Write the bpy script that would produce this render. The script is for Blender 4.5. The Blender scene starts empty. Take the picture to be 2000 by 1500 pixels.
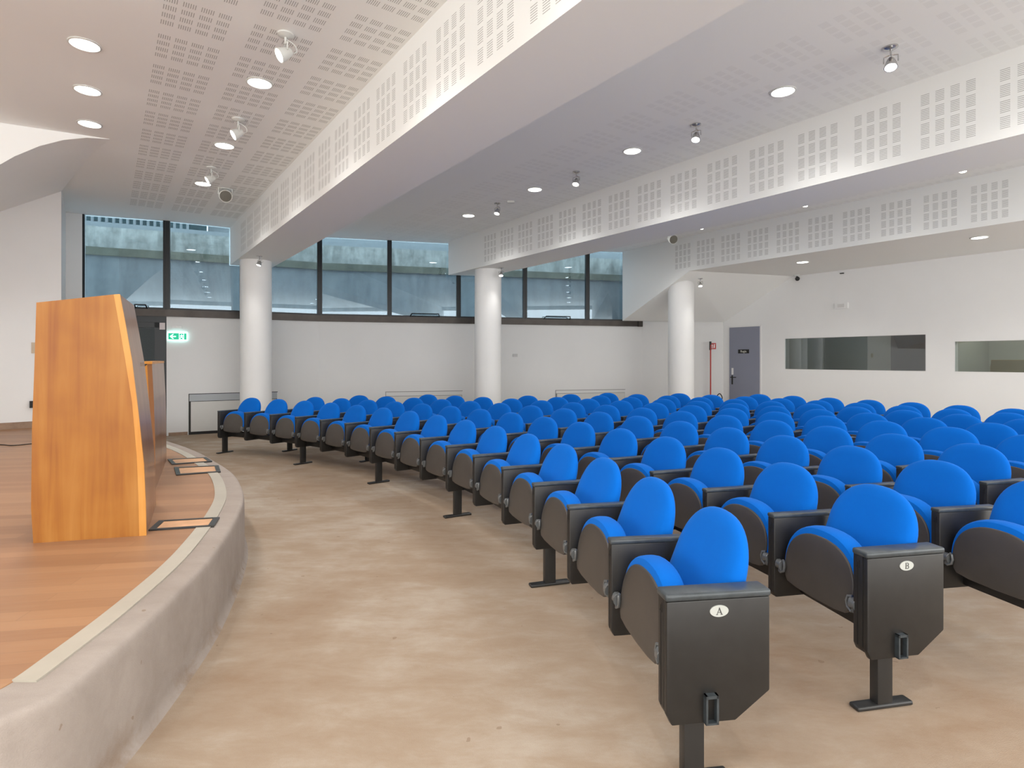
import bpy, bmesh, math, random
from mathutils import Vector, Matrix, noise
random.seed(7)
SC = bpy.context.scene
COL = SC.collection
PI = math.pi

# ---------------------------------------------------------------- camera
cd = bpy.data.cameras.new('camera')
cd.sensor_width = 36.0
cd.lens = 36.0 * 1130.0 / 2000.0
cd.shift_y = -0.024
cd.clip_start = 0.05
cam = bpy.data.objects.new('camera', cd)
cam.location = (0, 0, 1.43)
cam.rotation_euler = (PI / 2, 0, 0)
COL.objects.link(cam)
SC.camera = cam

# ---------------------------------------------------------------- view, sky
SC.view_settings.view_transform = 'Standard'
SC.view_settings.look = 'None'
SC.view_settings.exposure = 0.05
SC.view_settings.gamma = 1.0
SC.view_settings.use_curve_mapping = False
W = bpy.data.worlds.new('sky')
SC.world = W
W.use_nodes = True
wn = W.node_tree.nodes
wn['Background'].inputs[0].default_value = (1.0, 0.985, 0.955, 1)
wn['Background'].inputs[1].default_value = 4.5
LAMP_POWER = 26.5        # one recessed downlight
SPOT_POWER = 10.0        # one ceiling spotlight

# ---------------------------------------------------------------- materials
def nodes_of(name):
    m = bpy.data.materials.new(name)
    m.use_nodes = True
    nt = m.node_tree
    return m, nt, nt.nodes['Principled BSDF']

def link(nt, a, b):
    nt.links.new(a, b)

def math_n(nt, op, a, b=None, c=None):
    n = nt.nodes.new('ShaderNodeMath')
    n.operation = op
    for i, v in enumerate((a, b, c)):
        if v is None:
            continue
        if isinstance(v, (int, float)):
            n.inputs[i].default_value = v
        else:
            nt.links.new(v, n.inputs[i])
    return n.outputs[0]

def ramp(nt, fac, stops):
    r = nt.nodes.new('ShaderNodeValToRGB')
    while len(r.color_ramp.elements) < len(stops):
        r.color_ramp.elements.new(0.5)
    for e, (p, c) in zip(r.color_ramp.elements, stops):
        e.position = p
        e.color = (c[0], c[1], c[2], 1)
    nt.links.new(fac, r.inputs[0])
    return r.outputs[0]

def noise_n(nt, scale, detail=3, rough=0.5, vec=None, dist=0.0):
    n = nt.nodes.new('ShaderNodeTexNoise')
    n.inputs['Scale'].default_value = scale
    n.inputs['Detail'].default_value = detail
    n.inputs['Roughness'].default_value = rough
    n.inputs['Distortion'].default_value = dist
    if vec is not None:
        nt.links.new(vec, n.inputs['Vector'])
    return n.outputs[0]

def mix_c(nt, fac, a, b):
    n = nt.nodes.new('ShaderNodeMix')
    n.data_type = 'RGBA'
    if isinstance(fac, (int, float)):
        n.inputs[0].default_value = fac
    else:
        nt.links.new(fac, n.inputs[0])
    for i, v in ((6, a), (7, b)):
        if isinstance(v, tuple):
            n.inputs[i].default_value = (v[0], v[1], v[2], 1)
        else:
            nt.links.new(v, n.inputs[i])
    return n.outputs[2]

def bump_n(nt, h, strength, dist, bsdf):
    b = nt.nodes.new('ShaderNodeBump')
    b.inputs['Strength'].default_value = strength
    b.inputs['Distance'].default_value = dist
    nt.links.new(h, b.inputs['Height'])
    nt.links.new(b.outputs[0], bsdf.inputs['Normal'])

def obj_vec(nt):
    t = nt.nodes.new('ShaderNodeTexCoord')
    return t.outputs['Object']

def scaled(nt, vec, s, rot=(0, 0, 0)):
    m = nt.nodes.new('ShaderNodeMapping')
    m.inputs['Scale'].default_value = s
    m.inputs['Rotation'].default_value = rot
    nt.links.new(vec, m.inputs[0])
    return m.outputs[0]

def simple(name, col, rough=0.5, metal=0.0, spec=0.5, nscale=0, namt=0.1, emit=None, bump=0):
    m, nt, b = nodes_of(name)
    b.inputs['Base Color'].default_value = (*col, 1)
    b.inputs['Roughness'].default_value = rough
    b.inputs['Metallic'].default_value = metal
    b.inputs['Specular IOR Level'].default_value = spec
    if nscale:
        n = noise_n(nt, nscale, 4, 0.6, obj_vec(nt))
        c = ramp(nt, n, [(0.3, tuple(x * (1 - namt) for x in col)), (0.7, tuple(min(1, x * (1 + namt)) for x in col))])
        nt.links.new(c, b.inputs['Base Color'])
        if bump:
            bump_n(nt, n, bump, 0.002, b)
    if emit:
        b.inputs['Emission Color'].default_value = (*emit[0], 1)
        b.inputs['Emission Strength'].default_value = emit[1]
    return m

M = {}
M['paint'] = simple('white_paint', (0.83, 0.838, 0.838), 0.65, nscale=1.3, namt=0.015, spec=0.3)
M['paint_window'] = simple('grey_white_paint', (0.71, 0.718, 0.722), 0.65, nscale=1.3, namt=0.015, spec=0.3)  # wall paint darkened to offset strong lamp light on the window wall
M['paint_warm'] = simple('white_ceiling_paint', (0.91, 0.925, 0.92), 0.7, nscale=1.1, namt=0.012, spec=0.25)

# axes of the hall: n across the beams, s along them
NX, NY = 0.817, 0.576

def perforated(name, col, ceiling, u0, smax, v0=0.0, depth=0.55):
    m, nt, b = nodes_of(name)
    b.inputs['Roughness'].default_value = 0.65
    b.inputs['Specular IOR Level'].default_value = 0.3
    g = nt.nodes.new('ShaderNodeNewGeometry')
    sep = nt.nodes.new('ShaderNodeSeparateXYZ')
    nt.links.new(g.outputs['Position'], sep.inputs[0])
    X, Y, Z = sep.outputs
    s = math_n(nt, 'ADD', math_n(nt, 'MULTIPLY', X, -NY), math_n(nt, 'MULTIPLY', Y, NX))
    fu = math_n(nt, 'FLOORED_MODULO', math_n(nt, 'SUBTRACT', s, u0), 0.58)
    mk = math_n(nt, 'LESS_THAN', fu, 0.42)
    mk = math_n(nt, 'MULTIPLY', mk, math_n(nt, 'LESS_THAN', math_n(nt, 'FLOORED_MODULO', fu, 0.115), 0.068))
    mk = math_n(nt, 'MULTIPLY', mk, math_n(nt, 'LESS_THAN', s, smax))
    if ceiling:
        n = math_n(nt, 'ADD', math_n(nt, 'MULTIPLY', X, NX), math_n(nt, 'MULTIPLY', Y, NY))
        n0 = math_n(nt, 'SUBTRACT', n, 0.354)
        per = math_n(nt, 'FLOORED_MODULO', n0, 4.17)
        mk = math_n(nt, 'MULTIPLY', mk, math_n(nt, 'LESS_THAN', per, 1.70))
        mk = math_n(nt, 'MULTIPLY', mk, math_n(nt, 'GREATER_THAN', n0, 0.0))
        fv = math_n(nt, 'FLOORED_MODULO', per, 0.6)
        mk = math_n(nt, 'MULTIPLY', mk, math_n(nt, 'LESS_THAN', fv, 0.45))
        fc = math_n(nt, 'FLOORED_MODULO', fv, 0.118)
        mk = math_n(nt, 'MULTIPLY', mk, math_n(nt, 'LESS_THAN', fc, 0.088))
        mk = math_n(nt, 'MULTIPLY', mk, math_n(nt, 'LESS_THAN', math_n(nt, 'FLOORED_MODULO', fc, 0.0153), 0.0062))
        far = math_n(nt, 'LESS_THAN', n, 3.0)
        mk = math_n(nt, 'MULTIPLY', mk, math_n(nt, 'MULTIPLY_ADD', far, depth - 0.12, 0.12))
    else:
        zz = math_n(nt, 'SUBTRACT', Z, v0)
        mk = math_n(nt, 'MULTIPLY', mk, math_n(nt, 'GREATER_THAN', zz, 0.0))
        mk = math_n(nt, 'MULTIPLY', mk, math_n(nt, 'LESS_THAN', zz, 0.512))
        fc = math_n(nt, 'FLOORED_MODULO', zz, 0.134)
        mk = math_n(nt, 'MULTIPLY', mk, math_n(nt, 'LESS_THAN', fc, 0.105))
        mk = math_n(nt, 'MULTIPLY', mk, math_n(nt, 'LESS_THAN', math_n(nt, 'FLOORED_MODULO', fc, 0.0153), 0.006))
        # only on the face that looks to the stage
        nn = nt.nodes.new('ShaderNodeSeparateXYZ')
        nt.links.new(g.outputs['Normal'], nn.inputs[0])
        dot = math_n(nt, 'ADD', math_n(nt, 'MULTIPLY', nn.outputs[0], NX), math_n(nt, 'MULTIPLY', nn.outputs[1], NY))
        mk = math_n(nt, 'MULTIPLY', mk, math_n(nt, 'LESS_THAN', dot, -0.9))
        mk = math_n(nt, 'MULTIPLY', mk, depth)
    c = mix_c(nt, mk, col, (0.10, 0.095, 0.09))
    nt.links.new(c, b.inputs['Base Color'])
    return m

M['ceil'] = perforated('perforated_ceiling', (0.925, 0.945, 0.94), True, 0.15, 11.7)
M['beam1'] = perforated('perforated_beam_board', (0.89, 0.91, 0.905), False, 0.53, 11.4, 3.375)
M['beam2'] = perforated('perforated_beam_board', (0.89, 0.91, 0.905), False, 0.047, 9.75, 3.375)
M['beam3'] = perforated('perforated_beam_board', (0.89, 0.91, 0.905), False, 0.22, 8.3, 3.375)

def carpet(name, c1, c2, c3, stain=False):
    m, nt, b = nodes_of(name)
    v = obj_vec(nt)
    big = noise_n(nt, 0.62, 5, 0.55, v, 0.6)
    mid = noise_n(nt, 4.6, 9, 0.72, scaled(nt, v, (0.55, 1.25, 1), (0, 0, 0.12)), 0.25)
    f = math_n(nt, 'ADD', math_n(nt, 'MULTIPLY', big, 0.58), math_n(nt, 'MULTIPLY', mid, 0.42))
    c = ramp(nt, f, [(0.35, c1), (0.5, c2), (0.65, c3)])
    fine = noise_n(nt, 260, 2, 0.5, v)
    c = mix_c(nt, math_n(nt, 'MULTIPLY', fine, 0.16), c, tuple(x * 0.5 for x in c1))
    spot = noise_n(nt, 14, 2, 0.4, v)
    c = mix_c(nt, math_n(nt, 'MULTIPLY', math_n(nt, 'GREATER_THAN', spot, 0.755), 0.55), c, (0.22, 0.15, 0.10))
    if stain:      # brown foot scuffs along the bottom of the riser
        sp_ = nt.nodes.new('ShaderNodeSeparateXYZ')
        nt.links.new(v, sp_.inputs[0])
        low = ramp(nt, math_n(nt, 'ADD', sp_.outputs[2], math_n(nt, 'MULTIPLY', mid, 0.14)), [(0.07, (1, 1, 1)), (0.22, (0, 0, 0))])
        st_ = ramp(nt, noise_n(nt, 2.4, 5, 0.7, v, 0.5), [(0.47, (0, 0, 0)), (0.62, (1, 1, 1))])
        c = mix_c(nt, math_n(nt, 'MULTIPLY', math_n(nt, 'MULTIPLY', low, st_), 0.65), c, (0.24, 0.16, 0.10))
    nt.links.new(c, b.inputs['Base Color'])
    b.inputs['Roughness'].default_value = 0.95
    b.inputs['Specular IOR Level'].default_value = 0.1
    bump_n(nt, fine, 0.5, 0.003, b)
    return m
M['carpet'] = carpet('worn_beige_carpet', (0.31, 0.215, 0.145), (0.385, 0.30, 0.225), (0.49, 0.425, 0.355))
M['stage_carpet'] = carpet('stage_edge_carpet', (0.31, 0.262, 0.23), (0.37, 0.32, 0.285), (0.44, 0.385, 0.345), True)

def planks():
    m, nt, b = nodes_of('oak_strip_floor')
    v = scaled(nt, obj_vec(nt), (1, 1, 1), (0, 0, -0.17))
    br = nt.nodes.new('ShaderNodeTexBrick')
    br.offset = 0.37
    br.inputs['Scale'].default_value = 1.0
    br.inputs['Brick Width'].default_value = 1.1
    br.inputs['Row Height'].default_value = 0.09
    br.inputs['Mortar Size'].default_value = 0.0012
    br.inputs['Mortar Smooth'].default_value = 0.3
    br.inputs['Bias'].default_value = 0.0
    br.inputs['Color1'].default_value = (0.39, 0.20, 0.10, 1)
    br.inputs['Color2'].default_value = (0.29, 0.135, 0.066, 1)
    br.inputs['Mortar'].default_value = (0.22, 0.11, 0.06, 1)
    nt.links.new(v, br.inputs['Vector'])
    g = noise_n(nt, 6, 5, 0.6, scaled(nt, v, (0.6, 7, 1)), 0.3)
    c = mix_c(nt, math_n(nt, 'MULTIPLY', g, 0.45), br.outputs[0], (0.43, 0.28, 0.17))
    nt.links.new(c, b.inputs['Base Color'])
    b.inputs['Roughness'].default_value = 0.42
    b.inputs['Specular IOR Level'].default_value = 0.35
    return m
M['planks'] = planks()

def veneer(name, dark, mid, light, rough, scale=(9, 9, 0.5), coat=0.08):
    m, nt, b = nodes_of(name)
    v = obj_vec(nt)
    g = noise_n(nt, 1.6, 5, 0.55, scaled(nt, v, scale), 0.6)
    blot = noise_n(nt, 2.3, 3, 0.5, v, 0.3)
    f = math_n(nt, 'ADD', math_n(nt, 'MULTIPLY', g, 0.55), math_n(nt, 'MULTIPLY', blot, 0.45))
    c = ramp(nt, f, [(0.34, dark), (0.5, mid), (0.68, light)])
    nt.links.new(c, b.inputs['Base Color'])
    b.inputs['Roughness'].default_value = rough
    b.inputs['Specular IOR Level'].default_value = 0.4
    b.inputs['Coat Weight'].default_value = coat
    b.inputs['Coat Roughness'].default_value = 0.18
    return m
M['veneer'] = veneer('cherry_veneer', (0.25, 0.076, 0.009), (0.345, 0.13, 0.016), (0.42, 0.185, 0.036), 0.45)
M['veneer_front'] = veneer('polished_cherry_front', (0.20, 0.085, 0.035), (0.27, 0.125, 0.055), (0.34, 0.17, 0.08), 0.34, coat=0.5)
M['edge_wood'] = veneer('light_wood_edging', (0.50, 0.20, 0.03), (0.57, 0.25, 0.045), (0.64, 0.32, 0.08), 0.4)
M['skirting'] = simple('brown_skirting', (0.30, 0.20, 0.135), 0.6, nscale=9, namt=0.2)

def fabric():
    m, nt, b = nodes_of('royal_blue_wool')
    v = obj_vec(nt)
    f = noise_n(nt, 420, 2, 0.6, v)
    big = noise_n(nt, 7, 3, 0.5, v)
    c = mix_c(nt, math_n(nt, 'MULTIPLY', f, 0.5), (0.0, 0.110, 0.50), (0.0005, 0.16, 0.67))
    c = mix_c(nt, math_n(nt, 'MULTIPLY', big, 0.25), c, (0.003, 0.18, 0.68))
    nt.links.new(c, b.inputs['Base Color'])
    b.inputs['Roughness'].default_value = 0.9
    b.inputs['Specular IOR Level'].default_value = 0.15
    b.inputs['Sheen Weight'].default_value = 0.12
    b.inputs['Sheen Roughness'].default_value = 0.4
    b.inputs['Sheen Tint'].default_value = (0.35, 0.55, 1, 1)
    bump_n(nt, f, 0.25, 0.001, b)
    return m
M['blue'] = fabric()
M['black'] = simple('black_moulded_plastic', (0.015, 0.0145, 0.014), 0.42, nscale=18, namt=0.15)
M['shell'] = simple('dark_seat_shell_plastic', (0.060, 0.053, 0.047), 0.36, nscale=6, namt=0.1)
M['cap'] = simple('black_armrest_plastic', (0.045, 0.055, 0.062), 0.33, nscale=25, namt=0.25)
M['steel_black'] = simple('black_painted_steel', (0.022, 0.022, 0.022), 0.38)
M['hinge'] = simple('grey_hinge_metal', (0.17, 0.18, 0.185), 0.3, 0.4)
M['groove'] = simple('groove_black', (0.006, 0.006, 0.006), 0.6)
M['plaque'] = simple('silver_plaque', (0.50, 0.53, 0.51), 0.35, 0.2)
M['ink'] = simple('dark_letter', (0.05, 0.05, 0.05), 0.6)
M['frame'] = simple('black_anodised_frame', (0.012, 0.015, 0.018), 0.35, 0.3)
M['sillbar'] = simple('dark_brown_metal_sill', (0.055, 0.047, 0.042), 0.4, 0.5, nscale=3, namt=0.25)
M['chrome'] = simple('brushed_chrome', (0.55, 0.55, 0.55), 0.22, 0.9)
M['whitemetal'] = simple('white_lamp_metal', (0.72, 0.74, 0.72), 0.4)
M['grille'] = simple('grey_speaker_grille', (0.17, 0.165, 0.14), 0.7, nscale=220, namt=0.4)
M['lamp'] = simple('glowing_lamp', (1, 1, 1), 0.5, emit=((1.0, 0.965, 0.90), 9.0))
M['doorpaint'] = simple('grey_blue_door_paint', (0.245, 0.26, 0.33), 0.5, nscale=2, namt=0.03)
M['red'] = simple('red_enamel', (0.45, 0.03, 0.025), 0.4)
M['rubber'] = simple('black_rubber', (0.01, 0.01, 0.01), 0.6)
M['signwhite'] = simple('white_sign_face', (0.8, 0.8, 0.8), 0.5)
M['trimgrey'] = simple('grey_metal_strip', (0.43, 0.395, 0.33), 0.5, nscale=4, namt=0.06)
M['panelgrey'] = simple('pale_grey_panel', (0.60, 0.60, 0.58), 0.5, nscale=2, namt=0.03)
M['recess'] = simple('blue_grey_recess', (0.40, 0.43, 0.46), 0.6)
M['edgegrey'] = simple('grey_metal_edge', (0.22, 0.22, 0.22), 0.6)
M['palerecess'] = simple('pale_recess', (0.66, 0.67, 0.67), 0.6)
M['green'] = simple('backlit_green', (0.0, 0.25, 0.12), 0.5, emit=((0.0, 0.42, 0.23), 1.0))
M['signglow'] = simple('backlit_white', (0.8, 0.9, 0.9), 0.5, emit=((0.55, 1.0, 0.92), 2.6))
M['beige'] = simple('beige_plastic', (0.55, 0.45, 0.33), 0.5)
M['pinkplate'] = simple('pale_pink_plastic', (0.62, 0.56, 0.57), 0.5)
M['textlight'] = simple('cream_letter', (0.75, 0.76, 0.68), 0.5)
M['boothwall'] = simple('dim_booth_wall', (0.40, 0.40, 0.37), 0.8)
M['boothdark'] = simple('booth_dark_door', (0.02, 0.02, 0.02), 0.6)

def concrete(name, a, b_, streak):
    m, nt, b = nodes_of(name)
    v = obj_vec(nt)
    f = noise_n(nt, 1.0, 6, 0.65, scaled(nt, v, (streak, streak, 0.8)), 0.3)
    f2 = noise_n(nt, 5, 5, 0.7, v)
    f = math_n(nt, 'ADD', math_n(nt, 'MULTIPLY', f, 0.6), math_n(nt, 'MULTIPLY', f2, 0.4))
    nt.links.new(ramp(nt, f, [(0.38, a), (0.62, b_)]), b.inputs['Base Color'])
    b.inputs['Roughness'].default_value = 0.9
    return m
M['concrete'] = concrete('board_marked_concrete', (0.07, 0.085, 0.095), (0.12, 0.138, 0.148), 5)  # shade on the lower outside wall is put into this darker tone
M['concrete_light'] = concrete('weathered_concrete_slope', (0.09, 0.10, 0.095), (0.27, 0.29, 0.28), 4)
M['moss'] = concrete('mossy_ledge', (0.035, 0.04, 0.028), (0.08, 0.085, 0.065), 3)
M['parapet'] = simple('pale_parapet', (0.16, 0.185, 0.20), 0.8, nscale=3, namt=0.05)
M['foliage'] = simple('dark_hedge', (0.010, 0.035, 0.042), 0.9, nscale=9, namt=0.5)

def glass(name, tint, refl, rough=0.0, fres=0.8):
    m = bpy.data.materials.new(name)
    m.use_nodes = True
    nt = m.node_tree
    nt.nodes.clear()
    out = nt.nodes.new('ShaderNodeOutputMaterial')
    tr = nt.nodes.new('ShaderNodeBsdfTransparent')
    tr.inputs[0].default_value = (*tint, 1)
    gl = nt.nodes.new('ShaderNodeBsdfGlossy')
    gl.inputs['Roughness'].default_value = rough
    gl.inputs[0].default_value = (0.85, 0.93, 1.0, 1)
    fr = nt.nodes.new('ShaderNodeFresnel')
    fr.inputs[0].default_value = 1.5
    fac = math_n(nt, 'ADD', math_n(nt, 'MULTIPLY', fr.outputs[0], fres), refl)
    mx = nt.nodes.new('ShaderNodeMixShader')
    nt.links.new(fac, mx.inputs[0])
    nt.links.new(tr.outputs[0], mx.inputs[1])
    nt.links.new(gl.outputs[0], mx.inputs[2])
    nt.links.new(mx.outputs[0], out.inputs[0])
    return m
M['glass'] = glass('blue_tinted_glass', (0.70, 0.82, 0.89), 0.05)
M['glass_booth'] = glass('grey_booth_glass', (0.70, 0.71, 0.69), 0.10)
M['glass_door'] = glass('dark_door_glass', (0.45, 0.45, 0.40), 0.0, 0.0, 0.25)

# ---------------------------------------------------------------- mesh helpers
def new_obj(name, bm, mats, parent=None, smooth=False, recalc=True):
    if recalc:
        bmesh.ops.recalc_face_normals(bm, faces=bm.faces)
    me = bpy.data.meshes.new(name)
    bm.to_mesh(me)
    bm.free()
    if not isinstance(mats, (list, tuple)):
        mats = [mats]
    for m in mats:
        me.materials.append(m)
    if smooth:
        for p in me.polygons:
            p.use_smooth = True
        try:
            me.set_sharp_from_angle(angle=math.radians(38))
        except Exception:
            pass
    o = bpy.data.objects.new(name, me)
    COL.objects.link(o)
    if parent:
        o.parent = parent
    return o

def empty(name, loc=(0, 0, 0), rz=0.0):
    o = bpy.data.objects.new(name, None)
    o.empty_display_size = 0.1
    o.location = loc
    o.rotation_euler = (0, 0, rz)
    COL.objects.link(o)
    return o

def tag(o, label=None, cat=None, group=None, kind=None):
    if label: o['label'] = label
    if cat: o['category'] = cat
    if group: o['group'] = group
    if kind: o['kind'] = kind
    return o

def structure(name, bm, mats, label=None, cat=None, parent=None, smooth=False):
    o = new_obj(name, bm, mats, parent, smooth)
    if parent is None:
        tag(o, label, cat, None, 'structure')
    return o

def box(bm, lo, hi, bev=0.0, mi=0, seg=2):
    r = bmesh.ops.create_cube(bm, size=1.0)
    vs = r['verts']
    c = [(a + b) / 2 for a, b in zip(lo, hi)]
    d = [abs(b - a) for a, b in zip(lo, hi)]
    for v in vs:
        v.co = Vector((c[0] + v.co.x * d[0], c[1] + v.co.y * d[1], c[2] + v.co.z * d[2]))
    fs = {f for v in vs for f in v.link_faces}
    for f in fs: f.material_index = mi
    if bev > 0:
        es = list({e for v in vs for e in v.link_edges})
        rr = bmesh.ops.bevel(bm, geom=es, offset=bev, segments=seg, affect='EDGES', profile=0.5)
        for f in rr['faces']: f.material_index = mi
    return vs

def xform(bm, verts, mat):
    for v in verts:
        v.co = mat @ v.co

def prism(bm, pts, z0, z1, mi=0):
    """polygon in plan (x,y) extruded between heights; z0/z1 may be lists"""
    n = len(pts)
    zz0 = z0 if isinstance(z0, (list, tuple)) else [z0] * n
    zz1 = z1 if isinstance(z1, (list, tuple)) else [z1] * n
    a = [bm.verts.new((p[0], p[1], z)) for p, z in zip(pts, zz0)]
    b = [bm.verts.new((p[0], p[1], z)) for p, z in zip(pts, zz1)]
    fs = [bm.faces.new(a[::-1]), bm.faces.new(b)]
    for i in range(n):
        j = (i + 1) % n
        fs.append(bm.faces.new((a[i], a[j], b[j], b[i])))
    for f in fs: f.material_index = mi
    return a + b

def extrude_yz(bm, pts, x0, x1, bev=0.0, mi=0, seg=2):
    """polygon in (y,z) extruded along x"""
    n = len(pts)
    a = [bm.verts.new((x0, p[0], p[1])) for p in pts]
    b = [bm.verts.new((x1, p[0], p[1])) for p in pts]
    fs = [bm.faces.new(a[::-1]), bm.faces.new(b)]
    for i in range(n):
        j = (i + 1) % n
        fs.append(bm.faces.new((a[i], a[j], b[j], b[i])))
    for f in fs: f.material_index = mi
    if bev > 0:
        es = list({e for v in a + b for e in v.link_edges})
        rr = bmesh.ops.bevel(bm, geom=es, offset=bev, segments=seg, affect='EDGES', profile=0.5)
        for f in rr['faces']: f.material_index = mi
    return a + b

def cyl(bm, c, r, h, axis='z', seg=24, r2=None, mi=0, bev=0.0):
    r2 = r if r2 is None else r2
    res = bmesh.ops.create_cone(bm, cap_ends=True, cap_tris=False, segments=seg, radius1=r, radius2=r2, depth=h)
    vs = res['verts']
    rot = Matrix.Identity(3)
    if axis == 'x': rot = Matrix.Rotation(PI / 2, 3, 'Y')
    if axis == 'y': rot = Matrix.Rotation(-PI / 2, 3, 'X')
    for v in vs:
        v.co = rot @ v.co + Vector(c)
    fs = {f for v in vs for f in v.link_faces}
    for f in fs: f.material_index = mi
    if bev > 0:
        es = [e for f in fs if len(f.verts) > 4 for e in f.edges]
        rr = bmesh.ops.bevel(bm, geom=list(set(es)), offset=bev, segments=2, affect='EDGES')
        for f in rr['faces']: f.material_index = mi
    return vs

def tube(bm, pts, r, seg=8, mi=0, closed=False):
    pts = [Vector(p) for p in pts]
    n = len(pts)
    rings = []
    prev = None
    for i, p in enumerate(pts):
        if closed:
            t = (pts[(i + 1) % n] - pts[i - 1]).normalized()
        else:
            t = (pts[min(i + 1, n - 1)] - pts[max(i - 1, 0)]).normalized()
        if prev is None:
            u = t.orthogonal().normalized()
        else:
            u = (prev - t * prev.dot(t)).normalized()
        prev = u
        w = t.cross(u)
        rings.append([bm.verts.new(p + r * (math.cos(2 * PI * k / seg) * u + math.sin(2 * PI * k / seg) * w)) for k in range(seg)])
    m = n if closed else n - 1
    for i in range(m):
        A, B = rings[i], rings[(i + 1) % n]
        for k in range(seg):
            f = bm.faces.new((A[k], A[(k + 1) % seg], B[(k + 1) % seg], B[k]))
            f.material_index = mi
    if not closed:
        f = bm.faces.new(rings[0][::-1]); f.material_index = mi
        f = bm.faces.new(rings[-1]); f.material_index = mi

def lathe(bm, prof, c=(0, 0, 0), seg=32, mat=None, mi=0):
    """profile (r,z) spun about z; mat is applied before moving to c"""
    rings = []
    for r, z in prof:
        if r < 1e-5:
            co = Vector((0, 0, z))
            if mat: co = mat @ co
            rings.append([bm.verts.new(co + Vector(c))])
        else:
            ring = []
            for k in range(seg):
                co = Vector((r * math.cos(2 * PI * k / seg), r * math.sin(2 * PI * k / seg), z))
                if mat: co = mat @ co
                ring.append(bm.verts.new(co + Vector(c)))
            rings.append(ring)
    for A, B in zip(rings, rings[1:]):
        for k in range(seg):
            a = A[k % len(A)]; b = A[(k + 1) % len(A)]; d = B[k % len(B)]; e = B[(k + 1) % len(B)]
            vs = []
            for q in (a, b, e, d):
                if q not in vs: vs.append(q)
            if len(vs) > 2:
                f = bm.faces.new(vs); f.material_index = mi

def catmull(P, k=6):
    out = []
    n = len(P)
    for i in range(n - 1):
        p0 = P[max(i - 1, 0)]; p1 = P[i]; p2 = P[i + 1]; p3 = P[min(i + 2, n - 1)]
        for j in range(k):
            t = j / k
            out.append(tuple(0.5 * (2 * p1[d] + (p2[d] - p0[d]) * t + (2 * p0[d] - 5 * p1[d] + 4 * p2[d] - p3[d]) * t * t
                                    + (-p0[d] + 3 * p1[d] - 3 * p2[d] + p3[d]) * t ** 3) for d in range(len(p1))))
    out.append(tuple(P[-1]))
    return out

def ns(n, s):
    """plan position from across-beam / along-beam coordinates"""
    return (NX * n - NY * s, NY * n + NX * s)

def join_text(body, size, depth, mat, parent, M4, name='lettering'):
    cu = bpy.data.curves.new(name, 'FONT')
    cu.body = body
    cu.size = size
    cu.extrude = depth
    cu.align_x = 'CENTER'
    cu.align_y = 'CENTER'
    t = bpy.data.objects.new(name, cu)
    COL.objects.link(t)
    bpy.context.view_layer.update()
    dg = bpy.context.evaluated_depsgraph_get()
    me = bpy.data.meshes.new_from_object(t.evaluated_get(dg))
    bpy.data.objects.remove(t)
    me.transform(M4)
    me.materials.clear()
    me.materials.append(mat)
    o = bpy.data.objects.new(name, me)
    COL.objects.link(o)
    o.parent = parent
    return o

# ================================================================ THE ROOM
CZ = 4.02
W0, W1, W2, W3 = (-7.65, 10.30), (-6.45, 10.80), (-4.07, 12.20), (3.16, 14.10)
W4 = (5.27, 14.40)
RB = (12.6, 3.99)
BK = (-4.23, -7.88)
SL = (-12.0, 3.90)
Q = (-6.81, 8.74)
R_ = (-7.85, 10.18)

def wall_seg(bm, P, Qp, z0, z1, t=0.2, mi=0):
    """wall slab whose inner face runs P->Qp; the slab lies on the left of P->Qp"""
    d = Vector((Qp[0] - P[0], Qp[1] - P[1])).normalized()
    n = Vector((-d.y, d.x)) * t
    prism(bm, [P, Qp, (Qp[0] + n.x, Qp[1] + n.y), (P[0] + n.x, P[1] + n.y)], z0, z1, mi)

bm = bmesh.new()
prism(bm, [BK, RB, W4, (3.4, 14.3), W2, W1, W0, (-8.1, 10.2), SL], -0.2, 0.0)
structure('floor', bm, M['carpet'], 'worn mottled beige carpet floor of the hall', 'floor')
bm = bmesh.new()
prism(bm, [(-4.3, -8.1), (12.9, 3.9), (5.5, 14.6), (3.2, 14.22), (-4.12, 12.31), (-6.50, 10.91), (-7.75, 10.43), (-8.3, 10.5), (-12.3, 3.9)], CZ, CZ + 0.2)
structure('ceiling', bm, M['ceil'], 'white ceiling with perforated slot panels', 'ceiling')

# window wall below the sill
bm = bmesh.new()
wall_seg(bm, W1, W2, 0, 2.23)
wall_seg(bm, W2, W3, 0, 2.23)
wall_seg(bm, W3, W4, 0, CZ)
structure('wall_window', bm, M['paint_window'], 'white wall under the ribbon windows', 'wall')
# right wall with two booth openings
def rw(s):
    return ns(12.6, s)
bm = bmesh.new()
A1, A2, B1, B2 = 7.16, 4.39, 3.96, 1.6
D1, D2 = 8.56, 7.745
def rseg(sa, sb, z0, z1):      # sa > sb (towards the camera)
    p, q = rw(sa), rw(sb)
    o = 0.2
    prism(bm, [p, q, (q[0] + NX * o, q[1] + NY * o), (p[0] + NX * o, p[1] + NY * o)], z0, z1)
rseg(8.85, A1, 0, CZ)
rseg(A1, A2, 0, 1.2); rseg(A1, A2, 1.91, CZ)
rseg(A2, B1, 0, CZ)
rseg(B1, B2, 0, 1.2); rseg(B1, B2, 1.765, CZ)
rseg(B2, -4.1, 0, CZ)
structure('wall_right', bm, M['paint'], 'long white wall with the booth windows', 'wall')
bm = bmesh.new()
def side(t):
    return (SL[0] + (BK[0] - SL[0]) * t, SL[1] + (BK[1] - SL[1]) * t)
wall_seg(bm, SL, BK, 0, 0.9, -0.2); wall_seg(bm, SL, BK, 3.7, CZ, -0.2)
wall_seg(bm, SL, side(0.35), 0.9, 3.7, -0.2); wall_seg(bm, side(0.97), BK, 0.9, 3.7, -0.2)  # the gap between is an added window opening, never in view
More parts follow.
